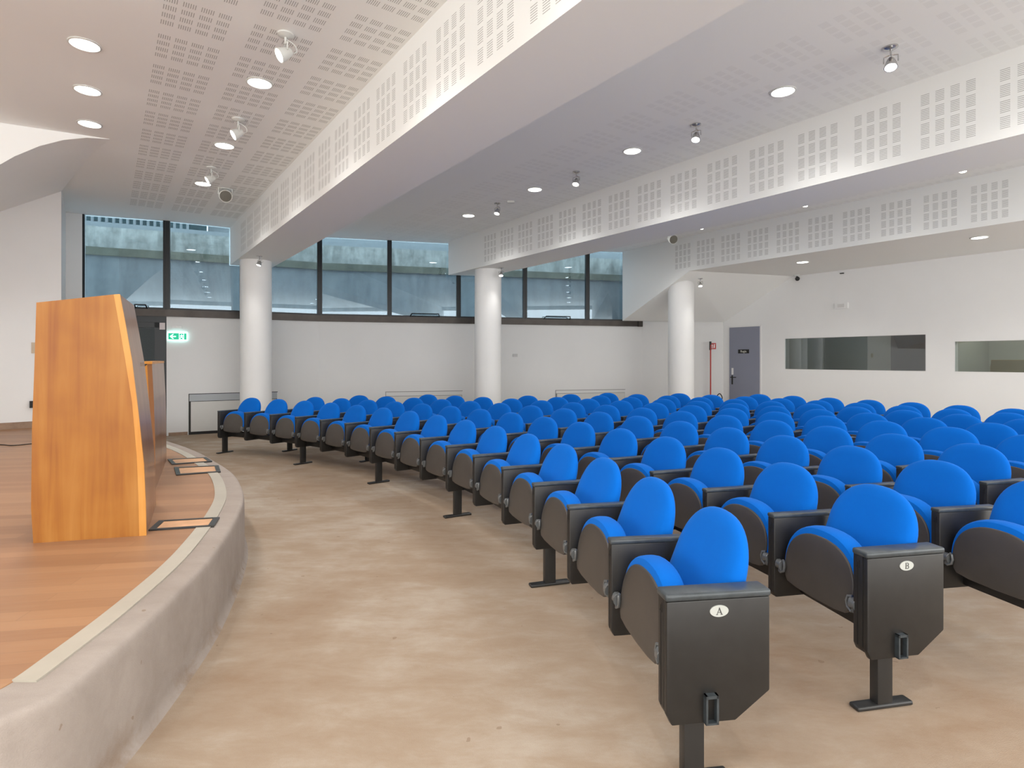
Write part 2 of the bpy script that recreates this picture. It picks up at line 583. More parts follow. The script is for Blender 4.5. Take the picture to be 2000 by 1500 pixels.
def rear(t):
    return (BK[0] + (RB[0] - BK[0]) * t, BK[1] + (RB[1] - BK[1]) * t)
wall_seg(bm, BK, RB, 0, 0.5, -0.2); wall_seg(bm, BK, RB, 3.85, CZ, -0.2)
for ta, tb in ((0, 0.03), (0.49, 0.51), (0.97, 1.0)):  # gaps between the piers are added daylight openings, out of view
    wall_seg(bm, rear(ta), rear(tb), 0.5, 3.85, -0.2)
structure('wall_rear', bm, M['paint'], 'white wall behind the viewpoint', 'wall')
# portals for window openings added out of view to brighten the ceiling
for P_, Q_, t, wd, ht, zc_ in ((BK, RB, 0.26, 9.2, 3.3, 2.18), (BK, RB, 0.74, 9.2, 3.3, 2.18), (SL, BK, 0.66, 8.6, 2.8, 2.3)):
    ld = bpy.data.lights.new('window_daylight', 'AREA')
    ld.shape = 'RECTANGLE'; ld.size = wd; ld.size_y = ht
    ld.energy = 1.0
    ld.cycles.is_portal = True
    lo = bpy.data.objects.new('window_daylight', ld)
    COL.objects.link(lo)
    p = (P_[0] + (Q_[0] - P_[0]) * t, P_[1] + (Q_[1] - P_[1]) * t)
    dd = Vector((Q_[0] - P_[0], Q_[1] - P_[1])).normalized()
    inw = Vector((-dd.y, dd.x, 0))
    lo.location = (p[0] - inw.x * 0.15, p[1] - inw.y * 0.15, zc_)
    lo.rotation_euler = inw.to_track_quat('-Z', 'Z').to_euler()
# stage wall and the return beside the glass door
bm = bmesh.new()
wall_seg(bm, SL, Q, 0, CZ)
structure('wall_stage', bm, M['paint'], 'white wall behind the stage', 'wall')
bm = bmesh.new()
prism(bm, [Q, R_, (-8.4, 10.2), (-7.4, 8.3)], 0, CZ)
prism(bm, [R_, W0, (-7.72, 10.47), (-8.3, 10.47)], 0, CZ)
structure('wall_left', bm, M['paint'], 'white return wall between stage and window', 'wall')

# low curved soffit over the stage, with its upright fascia
bm = bmesh.new()
NSTEP = 24
A_, B_ = [], []
for i in range(NSTEP + 1):
    t = 5.2 * i / NSTEP
    drop = 0.46 * t * t if t < 1.2 else 0.46 * 1.44 + 1.10 * (t - 1.2)
    zA = max(CZ - 0.002 - drop, 2.2)
    dr2 = 0.05 + 0.62 * t
    zB = max(CZ - dr2 if t < 0.9 else CZ - dr2 - 0.5 * (t - 0.9) ** 2, 1.9)
    A_.append(Vector((-4.73 - 0.88 * t, 6.80 - 0.475 * t, zA)))
    B_.append(Vector((Q[0] - 0.734 * t + 0.0, Q[1] - 0.679 * t + 0.0, zB)))
rows = []
K = 6
for a, b in zip(A_, B_):
    rows.append([bm.verts.new(a.lerp(b, k / K) + Vector((0, 0, 0.03 * math.sin(PI * k / K)))) for k in range(K + 1)])
top = [bm.verts.new((a.x, a.y, CZ + 0.01)) for a in A_]
for i in range(NSTEP):
    for k in range(K):
        bm.faces.new((rows[i][k], rows[i + 1][k], rows[i + 1][k + 1], rows[i][k + 1]))
    bm.faces.new((top[i], top[i + 1], rows[i + 1][0], rows[i][0]))
o = structure('ceiling_soffit', bm, M['paint_warm'], 'curved white soffit sweeping down over the stage', 'ceiling', smooth=True)

# beams
def beam(name, n0, n1, s0, e0, e1, z0, mat, label):
    bm = bmesh.new()
    prism(bm, [ns(n0, s0), ns(n1, s0), e1, e0], z0, CZ)
    return structure(name, bm, mat, label, 'beam')
beam('beam', 2.02, 2.70, -4.4, (-5.60, 11.46), (-4.88, 11.75), 3.29, M['beam1'], 'deep white ceiling beam nearest the stage with slotted side')
beam('beam', 6.19, 6.90, -4.0, (-1.40, 12.74), (-0.55, 12.95), 3.29, M['beam2'], 'middle white ceiling beam with slotted side')
bm = bmesh.new()
P = [ns(10.05, -4.0), ns(12.62, -4.0), (6.30, 12.94), (5.30, 14.38), (2.66, 13.93), (3.73, 12.15)]
zb = [3.29, 3.29, 3.29, 2.36, 2.36, 3.29]
a = [bm.verts.new((p[0], p[1], z)) for p, z in zip(P, zb)]
b = [bm.verts.new((p[0], p[1], CZ)) for p in P]
bm.faces.new((a[0], a[1], a[2], a[5])); bm.faces.new((a[5], a[2], a[3], a[4]))
bm.faces.new(b)
for i in range(6):
    j = (i + 1) % 6
    bm.faces.new((a[i], a[j], b[j], b[i]))
structure('beam', bm, M['beam3'], 'lowered white bay along the right wall sloping down at the window', 'beam')

# columns
def column(x, y, ztop, label):
    bm = bmesh.new()
    cyl(bm, (x, y, ztop / 2), 0.278, ztop, seg=64)
    structure('column', bm, M['paint'], label, 'column', smooth=True)
column(-4.85, 10.96, 3.30, 'round white column under the beam nearest the stage')
column(-0.50, 12.07, 3.30, 'round white column under the middle beam')
column(3.73, 12.77, 3.16, 'round white column under the sloping soffit at the right')

# ---------------------------------------------------------------- stage
crest = [(-7.3, 9.35), (-6.7, 8.93), (-5.95, 8.48), (-5.15, 7.90), (-4.30, 7.18), (-3.53, 6.42), (-2.95, 5.73), (-2.48, 5.12), (-2.06, 4.40), (-1.83, 3.85),
         (-1.64, 3.26), (-1.525, 2.82), (-1.44, 2.33), (-1.40, 1.98), (-1.388, 1.78), (-1.43, 1.66), (-1.56, 1.54), (-2.4, 0.85), (-4.5, -0.80), (-7.0, -2.7)]
cr = catmull(crest, 6)
def offset(line, d):
    out = []
    for i, p in enumerate(line):
        a, b = line[max(i - 1, 0)], line[min(i + 1, len(line) - 1)]
        t = Vector((b[0] - a[0], b[1] - a[1])).normalized()
        nrm = Vector((-t.y, t.x))       # left of travel = outward (travel runs towards the camera)
        out.append((p[0] + nrm.x * d, p[1] + nrm.y * d))
    return out
def offset_safe(line, d):
    raw = offset(line, d)
    out = [raw[0]]
    for i in range(1, len(line)):
        a, b = line[i - 1], line[i]
        ok = (raw[i][0] - out[-1][0]) * (b[0] - a[0]) + (raw[i][1] - out[-1][1]) * (b[1] - a[1]) > 0
        # keep clear of the crest on the far side of a tight corner
        near = min(math.hypot(raw[i][0] - p[0], raw[i][1] - p[1]) for p in line)
        out.append(raw[i] if ok and near > abs(d) * 0.93 else out[-1])
    return out
ST = 0.42
bm = bmesh.new()
prof = [(-0.22, ST), (-0.10, ST), (-0.012, ST), (0.004, ST - 0.0025), (0.013, ST - 0.010), (0.018, ST - 0.024), (0.020, ST - 0.05), (0.022, 0.06), (0.027, 0.02), (0.045, 0.0)]
lines = [offset_safe(cr, d) if d < -0.05 else offset(cr, d) for d, z in prof]
grid = [[bm.verts.new((p[0], p[1], z)) for p in ln] for ln, (d, z) in zip(lines, prof)]
for i in range(len(grid) - 1):
    for j in range(len(cr) - 1):
        bm.faces.new((grid[i][j], grid[i][j + 1], grid[i + 1][j + 1], grid[i + 1][j]))
bmesh.ops.remove_doubles(bm, verts=bm.verts, dist=1e-5)
structure('stage', bm, M['stage_carpet'], 'curved carpeted edge and riser of the low stage', 'stage', smooth=True)
bm = bmesh.new()
inn = []
for p in offset_safe(cr, -0.175):
    if not inn or p != inn[-1]: inn.append(p)
m_ = len(inn)
far_ = []
for k, p in enumerate(inn):       # matching points along the back of the stage
    t = k / (m_ - 1)
    far_.append((-6.86 - 4.9 * t, 8.72 - 4.8 * t) if t < 0.9 else (-11.27, 4.4 - 60 * (t - 0.9) * 1.0))
za, zb_ = ST + 0.003, ST - 0.08
ga = [bm.verts.new((*p, za)) for p in inn]; gb = [bm.verts.new((*p, za)) for p in far_]
gc = [bm.verts.new((*p, zb_)) for p in inn]
for k in range(m_ - 1):
    bm.faces.new((ga[k], ga[k + 1], gb[k + 1], gb[k])); bm.faces.new((ga[k], ga[k + 1], gc[k + 1], gc[k]))
structure('floor_stage', bm, M['planks'], 'oak strip floor on the stage', 'floor')
# metal strip between wood and carpet, ending before the front corner
bm = bmesh.new()
i1 = max(i for i, p in enumerate(cr) if p[1] > 1.80)
o1, o2 = offset(cr, -0.10)[:i1 + 1], offset(cr, -0.178)[:i1 + 1]
for z in (ST + 0.001, ST + 0.007):
    pass
va = [[bm.verts.new((p[0], p[1], z)) for p in ln] for ln, z in ((o1, ST), (o1, ST + 0.007), (o2, ST + 0.008), (o2, ST))]
for i in range(3):
    for j in range(i1):
        bm.faces.new((va[i][j], va[i][j + 1], va[i + 1][j + 1], va[i + 1][j]))
for e in (0, -1):
    bm.faces.new([va[i][e] for i in range(4)])
structure('trim_1', bm, M['trimgrey'], 'pale strip following the curved stage edge', 'trim')

# skirtings
bm = bmesh.new()
d = Vector((Q[0] - SL[0], Q[1] - SL[1])).normalized(); nn = Vector((d.y, -d.x)) * 0.015
prism(bm, [SL, Q, (Q[0] + nn.x, Q[1] + nn.y), (SL[0] + nn.x, SL[1] + nn.y)], ST, ST + 0.10)
structure('baseboard_stage', bm, M['skirting'], 'brown skirting behind the stage', 'skirting')
def on(P, Qp, t, off=0.0):
    d = Vector((Qp[0] - P[0], Qp[1] - P[1])); n = Vector((d.y, -d.x)).normalized()
    return (P[0] + d.x * t + n.x * off, P[1] + d.y * t + n.y * off)
def wbox(bm, P, Qp, t0, t1, z0, z1, o0, o1, mi=0):
    """box on a wall face between parameters t0..t1, standing off o0..o1 into the room"""
    return prism(bm, [on(P, Qp, t0, o0), on(P, Qp, t1, o0), on(P, Qp, t1, o1), on(P, Qp, t0, o1)], z0, z1, mi)
bm = bmesh.new()
wbox(bm, W1, W2, 0.012, 0.125, 0, 0.06, 0, 0.014)
structure('baseboard_window', bm, M['skirting'], 'short brown skirting beside the glass door', 'skirting')

# ---------------------------------------------------------------- ribbon windows
SZ = 2.375
bm = bmesh.new()
for (P, Qp, t0, t1) in ((W0, W1, 0.0, 0.995), (W1, W2, -0.005, 1.0), (W2, W3, 0.001, 1.0)):
    wbox(bm, P, Qp, t0, t1, 2.23, SZ - 0.015, -0.12, 0.035)
wbox(bm, W2, W3, 0.985, 1.0, 2.225, SZ - 0.012, -0.1, 0.06)
structure('trim_2', bm, M['sillbar'], 'dark brown metal sill under the ribbon windows', 'window sill')
def mull(P, Qp, t, w, name='mullion', parent=None):
    L = math.hypot(Qp[0] - P[0], Qp[1] - P[1])
    bm = bmesh.new()
    wbox(bm, P, Qp, t - w / 2 / L, t - 0.12 * w / L, SZ - 0.01, CZ, -0.07, 0.005)
    wbox(bm, P, Qp, t + 0.12 * w / L, t + w / 2 / L, SZ - 0.01, CZ, -0.07, 0.005)
    wbox(bm, P, Qp, t - w / 2.5 / L, t + w / 2.5 / L, SZ - 0.01, CZ, -0.08, -0.012)
    return new_obj(name, bm, M['frame'], parent)
panes = [(W0, W1, 0.0, 1.0), (W1, W2, 0.0, 0.46), (W1, W2, 0.46, 1.0), (W2, W3, 0.0, 0.195), (W2, W3, 0.195, 0.398),
         (W2, W3, 0.398, 0.605), (W2, W3, 0.605, 0.812), (W2, W3, 0.812, 1.0)]
handles = {0: (0.62, 0.76), 4: (0.254, 0.340), 6: (0.665, 0.752)}
for i, (P, Qp, t0, t1) in enumerate(panes):
    L = math.hypot(Qp[0] - P[0], Qp[1] - P[1])
    e = empty('window_%d' % (i + 1), (*on(P, Qp, (t0 + t1) / 2), SZ))
    tag(e, 'tall blue-tinted pane of the ribbon window', 'window', None, 'structure')
    loc = Matrix.Translation(-Vector(e.location))
    parts = []
    bm = bmesh.new()
    fw = 0.028 / L
    wbox(bm, P, Qp, t0, t1, SZ - 0.015, SZ + 0.02, -0.06, 0.0)
    wbox(bm, P, Qp, t0, t0 + fw, SZ, CZ, -0.06, 0.0)
    wbox(bm, P, Qp, t1 - fw, t1, SZ, CZ, -0.06, 0.0)
    parts.append(new_obj('window_frame', bm, M['frame'], e))
    if i < 7 and i != 1:
        parts.append(mull(P if i != 2 else W2, Qp if i != 2 else W3, t1 if i != 2 else 0.002, 0.095 if i else 0.11, parent=e))
    bm = bmesh.new()
    wbox(bm, P, Qp, t0 + fw, t1 - fw, SZ + 0.01, CZ, -0.045, -0.037)
    parts.append(new_obj('glass_pane', bm, M['glass'], e))
    if i in handles:
        a0, a1 = handles[i]
        bm = bmesh.new()
        p0, p1 = on(P, Qp, a0, 0.0), on(P, Qp, a1, 0.0)
        q0, q1 = on(P, Qp, a0 + 0.004, 0.10), on(P, Qp, a1 - 0.004, 0.10)
        h = 0.055
        tube(bm, [(*p0, SZ + 0.0), (*q0, SZ + h)], 0.011, 6)
        tube(bm, [(*q0, SZ + h), (*q1, SZ + h)], 0.011, 6)
        tube(bm, [(*q1, SZ + h), (*p1, SZ + 0.0)], 0.011, 6)
        tube(bm, [(*p0, SZ + 0.005), (*p1, SZ + 0.005)], 0.011, 6)
        parts.append(new_obj('opening_bar', bm, M['frame'], e))
    for o in parts:
        o.data.transform(loc)

# glass door under the first pane
e = empty('door_1', (*on(W0, W1, 0.5), 0))
tag(e, 'dark framed glass door at the window wall beside the stage', 'door', None, 'structure')
loc = Matrix.Translation(-Vector(e.location))
bm = bmesh.new()
wbox(bm, W0, W1, 0.0, 1.0, 2.12, 2.23, -0.10, 0.0)
wbox(bm, W0, W1, 0.0, 0.06, 0, 2.13, -0.10, 0.0)
wbox(bm, W0, W1, 0.93, 0.99, 0, 2.13, -0.10, 0.01)
wbox(bm, W0, W1, 0.99, 1.0, 0, 2.2, -0.10, 0.0)
o = new_obj('door_frame', bm, M['frame'], e); o.data.transform(loc)
bm = bmesh.new()
wbox(bm, W0, W1, 0.06, 0.93, 2.02, 2.12, -0.08, -0.02)
wbox(bm, W0, W1, 0.06, 0.93, 0.01, 0.14, -0.08, -0.02)
wbox(bm, W0, W1, 0.06, 0.14, 0.01, 2.12, -0.08, -0.02)
wbox(bm, W0, W1, 0.85, 0.93, 0.01, 2.12, -0.08, -0.02)
o2_ = new_obj('door_leaf', bm, M['frame'], e); o2_.data.transform(loc)
bm = bmesh.new()
wbox(bm, W0, W1, 0.14, 0.85, 0.14, 2.02, -0.055, -0.045)
o = new_obj('glass_pane', bm, M['glass_door'], o2_); o.data.transform(loc)
bm = bmesh.new()
wbox(bm, W0, W1, 0.05, 0.95, 0.14, 2.10, -0.13, -0.11)
o = new_obj('door_blind', bm, simple('dark_olive_blind', (0.05, 0.05, 0.042), 0.8), e); o.data.transform(loc)
e2 = bmesh.new(); wbox(e2, W0, W1, 0.918, 0.985, 1.985, 2.11, 0.01, 0.035)
tag(new_obj('door_sensor', e2, M['pinkplate']), 'small pale plate fixed high on the black door jamb', 'sensor')

# radiator covers under the windows, recess shade painted on
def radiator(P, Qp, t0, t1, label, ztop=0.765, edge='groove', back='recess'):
    L = math.hypot(Qp[0] - P[0], Qp[1] - P[1])
    c = on(P, Qp, (t0 + t1) / 2)
    e = empty('radiator_cover', (*c, 0))
    tag(e, label, 'radiator cover', 'radiator covers in the window wall')
    loc = Matrix.Translation((-c[0], -c[1], 0))
    bm = bmesh.new()
    u = 0.012 / L
    wbox(bm, P, Qp, t0, t1, 0.0, 0.635, 0.0, 0.004)  # dark backing stands in for the gap shadow around the panel
    wbox(bm, P, Qp, t0 - u, t0, 0.0, ztop + 0.012, 0.0, 0.008)
    wbox(bm, P, Qp, t0 - u, t1 + u, ztop, ztop + 0.012, 0.0, 0.008)
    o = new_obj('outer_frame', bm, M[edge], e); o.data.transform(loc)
    bm = bmesh.new()
    wbox(bm, P, Qp, t0, t1, 0.635, ztop, 0.0, 0.006)  # flat strip, the recess light and shade painted into its colour
    o = new_obj('outlet_recess', bm, M[back], e); o.data.transform(loc)
    bm = bmesh.new()
    wbox(bm, P, Qp, t0 + 2.0 * u, t1 - u, 0.055, 0.625, 0.004, 0.022)
    o = new_obj('front_panel', bm, M['panelgrey'], e); o.data.transform(loc)
radiator(W1, W2, 0.135, 0.70, 'pale grey radiator cover beside the exit sign, left of the first column')
radiator(W2, W3, 0.185, 0.408, 'radiator cover in the window wall between the first and second columns', 0.72, 'edgegrey', 'palerecess')
radiator(W2, W3, 0.705, 0.940, 'radiator cover in the window wall right of the second column', 0.70, 'edgegrey', 'palerecess')

# ---------------------------------------------------------------- outside, beyond the glass
def outl(off):
    pts = [(-11.5, 8.6), (-7.9, 10.6), (-6.5, 11.2), (-4.1, 12.5), (6.5, 15.3)]
    ln = offset(pts, off)
    return ln
bm = bmesh.new()
o0, o1_ = outl(2.3), outl(2.9)
for j in range(len(o0) - 1):
    prism(bm, [o0[j], o0[j + 1], o1_[j + 1], o1_[j]], -0.2, 3.70)
tag(new_obj('retaining_wall', bm, M['concrete']), 'board-marked concrete retaining wall seen through the ribbon windows', 'wall', None, 'structure')
bm = bmesh.new()
o0, o1_ = outl(2.22), outl(2.95)
for j in range(len(o0) - 1):
    prism(bm, [o0[j], o0[j + 1], o1_[j + 1], o1_[j]], 3.70, 3.87)
tag(new_obj('mossy_ledge', bm, M['moss']), 'dark mossy ledge on top of the retaining wall', 'ledge', None, 'structure')
bm = bmesh.new()
o0, o1_ = outl(2.45), outl(2.95)
for j in range(len(o0) - 1):
    prism(bm, [o0[j], o0[j + 1], o1_[j + 1], o1_[j]], 3.87, [4.36, 4.36, 4.4, 4.4])
tag(new_obj('concrete_slope', bm, M['concrete_light']), 'weathered pale concrete upstand above the mossy ledge', 'wall', None, 'structure')
bm = bmesh.new()
o0, o1_ = outl(2.7), outl(3.0)
for j in range(len(o0) - 1):
    prism(bm, [o0[j], o0[j + 1], o1_[j + 1], o1_[j]], 4.36, 4.50)
tag(new_obj('parapet', bm, M['parapet']), 'pale parapet band at the top of the outside wall', 'parapet', None, 'structure')
e = empty('railing', (-7.5, 13.4, 4.5))
tag(e, 'pale blue upright-bar railing outside the leftmost window', 'railing')
bm = bmesh.new()
for k in range(22):
    t = 0.49 * k / 21
    x, y = -10.4 + 5.2 * t, 12.75 + 2.55 * t
    box(bm, (x - 0.022 + 7.5, y - 0.02 - 13.4, 0), (x + 0.022 + 7.5, y + 0.02 - 13.4, 0.9))
new_obj('railing_bars', bm, M['parapet'], e)
bm = bmesh.new()
for z in (0.06, 0.42, 0.9):
    tube(bm, [(-10.6 + 7.5, 12.65 - 13.4, z), (-7.8 + 7.5, 14.03 - 13.4, z)], 0.02, 6)
new_obj('rails', bm, M['parapet'], e)
bm = bmesh.new()
prism(bm, [(-11.5, 13.2), (-7.9, 14.95), (-8.2, 15.55), (-11.8, 13.8)], 4.4, 6.6)
tag(new_obj('hedge', bm, M['foliage']), 'dark teal hedge behind the outside railing', 'hedge', None, 'stuff')
bm = bmesh.new()
prism(bm, [(-8.2, 15.6), (-4.7, 17.1), (7.0, 20.0), (7.0, 20.4), (-4.8, 17.5), (-8.4, 16.0)], 4.4, 5.4)
tag(new_obj('building', bm, M['parapet']), 'pale low building front above the outside wall', 'building')
bm = bmesh.new()
prism(bm, [(3.25, 14.35), (3.6, 14.3), (3.75, 17.0), (3.3, 17.0)], 0, [4.6, 4.6, 4.2, 4.2])
tag(new_obj('side_wall', bm, M['concrete']), 'concrete return wall outside the last window', 'wall', None, 'structure')

# ---------------------------------------------------------------- booth windows and door in the right wall
def rbox(bm, sa, sb, z0, z1, n0, n1, mi=0):
    return prism(bm, [ns(n0, sa), ns(n0, sb), ns(n1, sb), ns(n1, sa)], z0, z1, mi)
def booth(i, sa, sb, z0, z1, label):
    c = ns(12.6, (sa + sb) / 2)
    e = empty('window_%d' % i, (*c, z0))
    tag(e, label, 'window', None, 'structure')
    loc = Matrix.Translation(-Vector(e.location))
    bm = bmesh.new()
    rbox(bm, sa, sb, z0, z1, 12.62, 12.628)
    o = new_obj('glass_pane', bm, M['glass_booth'], e); o.data.transform(loc)
    bm = bmesh.new()
    w = 0.012
    for q in ((sa, sa - w, z0, z1), (sb + w, sb, z0, z1), (sa, sb, z0, z0 + w), (sa, sb, z1 - w, z1)):
        rbox(bm, q[0], q[1], q[2], q[3], 12.598, 12.635)
    o = new_obj('window_frame', bm, M['signwhite'], e); o.data.transform(loc)
booth(9, A1, A2, 1.2, 1.91, 'long dark booth window in the right wall')
booth(10, B1, B2, 1.2, 1.765, 'lower booth window at the right edge')
bm = bmesh.new()
def room(sa, sb):
    rbox(bm, sa, sb, 0.0, 0.05, 12.8, 15.0); rbox(bm, sa, sb, 2.6, 2.7, 12.8, 15.0)
    rbox(bm, sa, sa - 0.05, 0.0, 2.7, 12.8, 15.0); rbox(bm, sb + 0.05, sb, 0.0, 2.7, 12.8, 15.0)
    rbox(bm, sa, sb, 0.0, 2.7, 15.0, 15.1)
room(7.5, 4.17); room(4.16, 1.2)
for s_, pw in ((5.6, 16.0), (2.8, 55.0)):  # added point lights that brighten the booths, no fixture seen
    ld = bpy.data.lights.new('booth_light', 'POINT'); ld.energy = pw; ld.shadow_soft_size = 0.15; ld.color = (0.95, 1.0, 0.9)
    lo = bpy.data.objects.new('booth_light', ld); COL.objects.link(lo); lo.location = (*ns(13.7, s_), 2.45)
structure('wall_booth', bm, M['boothwall'], 'dim booth rooms behind the booth windows', 'wall')
bm = bmesh.new()
rbox(bm, 5.9, 5.2, 0.05, 2.0, 14.9, 14.99)
tag(new_obj('door_3', bm, M['boothdark']), 'black door deep inside the long booth window', 'door', None, 'structure')
bm = bmesh.new()
rbox(bm, 2.9, 1.9, 0.05, 1.62, 14.9, 14.99)
tag(new_obj('booth_cabinet', bm, simple('olive_cabinet', (0.09, 0.10, 0.06), 0.6)), 'olive cabinet seen inside the right-edge booth window', 'cabinet')

c = ns(12.6, 8.15)
e = empty('door_2', (*c, 0)); tag(e, 'grey-blue door with a black name plate in the right wall', 'door', None, 'structure')
loc = Matrix.Translation(-Vector(e.location))
bm = bmesh.new(); rbox(bm, D1 - 0.005, D2 + 0.005, 0.005, 2.21, 12.575, 12.6)
o = new_obj('door_leaf', bm, M['doorpaint'], e); o.data.transform(loc)
bm = bmesh.new()
for q in ((D1 + 0.03, D1 - 0.005, 0, 2.245), (D2 + 0.005, D2 - 0.03, 0, 2.245), (D1 + 0.03, D2 - 0.03, 2.212, 2.245)):
    rbox(bm, *q, 12.585, 12.6)
o = new_obj('door_frame', bm, M['signwhite'], e); o.data.transform(loc)
bm = bmesh.new()
rbox(bm, 8.49, 8.455, 0.82, 1.04, 12.565, 12.575)
rbox(bm, 8.50, 8.35, 0.985, 1.005, 12.53, 12.545)
rbox(bm, 8.48, 8.46, 0.985, 1.005, 12.53, 12.575)
o = new_obj('door_handle', bm, M['rubber'], e); o.data.transform(loc)
bm = bmesh.new(); rbox(bm, 8.49, 8.44, 1.06, 1.22, 12.57, 12.575)
o = new_obj('push_plate', bm, M['signwhite'], e); o.data.transform(loc)
# name plate: text faces the stage side (direction -n)
def face_matrix(n, s, z):
    p = ns(n, s)
    ex = Vector((NY, -NX, 0)); ez = Vector((-NX, -NY, 0)); ey = Vector((0, 0, 1))
    m = Matrix((ex, ey, ez)).transposed().to_4x4()
    m.translation = Vector((p[0], p[1], z))
    return m
bm = bmesh.new(); rbox(bm, 8.31, 8.02, 1.575, 1.67, 12.567, 12.575)
pl = new_obj('name_plate', bm, M['rubber'], e); pl.data.transform(loc)
t = join_text('Regia', 0.075, 0.001, M['textlight'], pl, loc @ face_matrix(12.566, 8.165, 1.6225))

# ---------------------------------------------------------------- lectern and desk on the stage
Dv = Vector((0.53, 0.138)); Bv = Vector((-2.623, 3.17)); Lv = Vector((-0.47, 0.883))
outer = [(1.005, ST), (0.998, 0.60), (0.981, 0.83), (0.929, 1.136), (0.872, 1.42), (0.815, 1.62), (0.76, 1.80)]
inner = [(0.938, ST), (0.930, 0.66), (0.915, 0.885), (0.872, 1.188), (0.807, 1.439), (0.755, 1.625), (0.705, 1.797)]
leftp = [(0.026, 1.742), (0.011, 1.422), (-0.011, 1.051), (-0.019, 0.614), (0.0, ST)]
def lp(t, z, L=0.0, base=Bv):
    p = base + Dv * t + Lv * L
    return Vector((p.x, p.y, z))
def loft(bm, prof, L0, L1, mi=0, base=Bv, closed=True):
    a = [bm.verts.new(lp(t, z, L0, base)) for t, z in prof]
    b = [bm.verts.new(lp(t, z, L1, base)) for t, z in prof]
    n = len(prof)
    bm.faces.new(a[::-1]); bm.faces.new(b)
    for i in range(n):
        j = (i + 1) % n
        bm.faces.new((a[i], a[j], b[j], b[i]))
e = empty('lectern', (Bv.x + 0.1, Bv.y + 0.4, ST))
tag(e, 'tall cherry-wood lectern with slanted front on the stage', 'lectern')
loc = Matrix.Translation(-Vector(e.location))
bm = bmesh.new()
loft(bm, inner + leftp, 0.0, 0.03)
o = new_obj('side_panel', bm, M['veneer'], e); o.data.transform(loc)
bm = bmesh.new()
loft(bm, outer + inner[::-1], -0.001, 0.03)
o = new_obj('edge_moulding', bm, M['edge_wood'], e); o.data.transform(loc)
o['label'] = 'lighter orange edge moulding'
bm = bmesh.new()
loft(bm, [(t - 0.004, z) for t, z in outer] + [(t - 0.05, z) for t, z in outer[::-1]], 0.03, 0.78)
o = new_obj('front_panel', bm, M['veneer_front'], e); o.data.transform(loc)
o['label'] = 'glossy dark front panel'
bm = bmesh.new()
loft(bm, [(0.03, 1.742), (0.705, 1.797), (0.75, 1.80), (0.75, 1.78), (0.705, 1.775), (0.03, 1.722)], 0.03, 0.76)
o = new_obj('reading_top', bm, M['veneer'], e); o.data.transform(loc)
bm = bmesh.new()
loft(bm, [(0.70, ST)] + [(t - 0.06, z) for t, z in outer[1:5]] + [(0.72, 1.60), (0.10, 1.55), (0.04, ST)], 0.74, 0.77)
o = new_obj('side_panel', bm, M['veneer'], e); o.data.transform(loc)
bm = bmesh.new()
for k in (0.50, 0.66):
    loft(bm, [(0.872, 1.385), (0.876, 1.385), (0.872, 1.41), (0.868, 1.41)], k, k + 0.08)
o = new_obj('fixing_plug', bm, M['skirting'], e); o.data.transform(loc)

D2v = Vector((-2.757, 4.45)) - Dv * 0.98
e = empty('conference_desk', (D2v.x - 0.1, D2v.y + 0.6, ST))
tag(e, 'lower wooden conference desk standing behind the lectern', 'desk')
loc = Matrix.Translation(-Vector(e.location))
fr2 = [(1.00, ST), (1.00, 0.8), (0.985, 1.1), (0.96, 1.395)]
bm = bmesh.new(); loft(bm, [(0.94, ST), (0.94, 0.8), (0.925, 1.1), (0.90, 1.39), (0.4, 1.18), (0.4, ST)], 0.0, 0.03, base=D2v)
o = new_obj('side_panel', bm, M['edge_wood'], e); o.data.transform(loc)
bm = bmesh.new(); loft(bm, fr2 + [(t - 0.06, z) for t, z in fr2[::-1]], 0.0, 1.5, base=D2v)
o = new_obj('front_panel', bm, M['veneer_front'], e); o.data.transform(loc)
bm = bmesh.new(); loft(bm, [(0.965, 1.395), (0.965, 1.415), (0.80, 1.415), (0.80, 1.395)], -0.01, 1.5, base=D2v)
o = new_obj('top_ledge', bm, M['edge_wood'], e); o.data.transform(loc)
bm = bmesh.new(); loft(bm, [(0.94, 1.14), (0.94, 1.17), (0.3, 1.17), (0.3, 1.14)], 0.03, 1.5, base=D2v)
o = new_obj('desktop', bm, M['veneer'], e); o.data.transform(loc)
bm = bmesh.new(); loft(bm, [(0.94, ST), (0.94, 1.3), (0.4, 1.16), (0.4, ST)], 1.47, 1.5, base=D2v)
o = new_obj('side_panel', bm, M['veneer'], e); o.data.transform(loc)

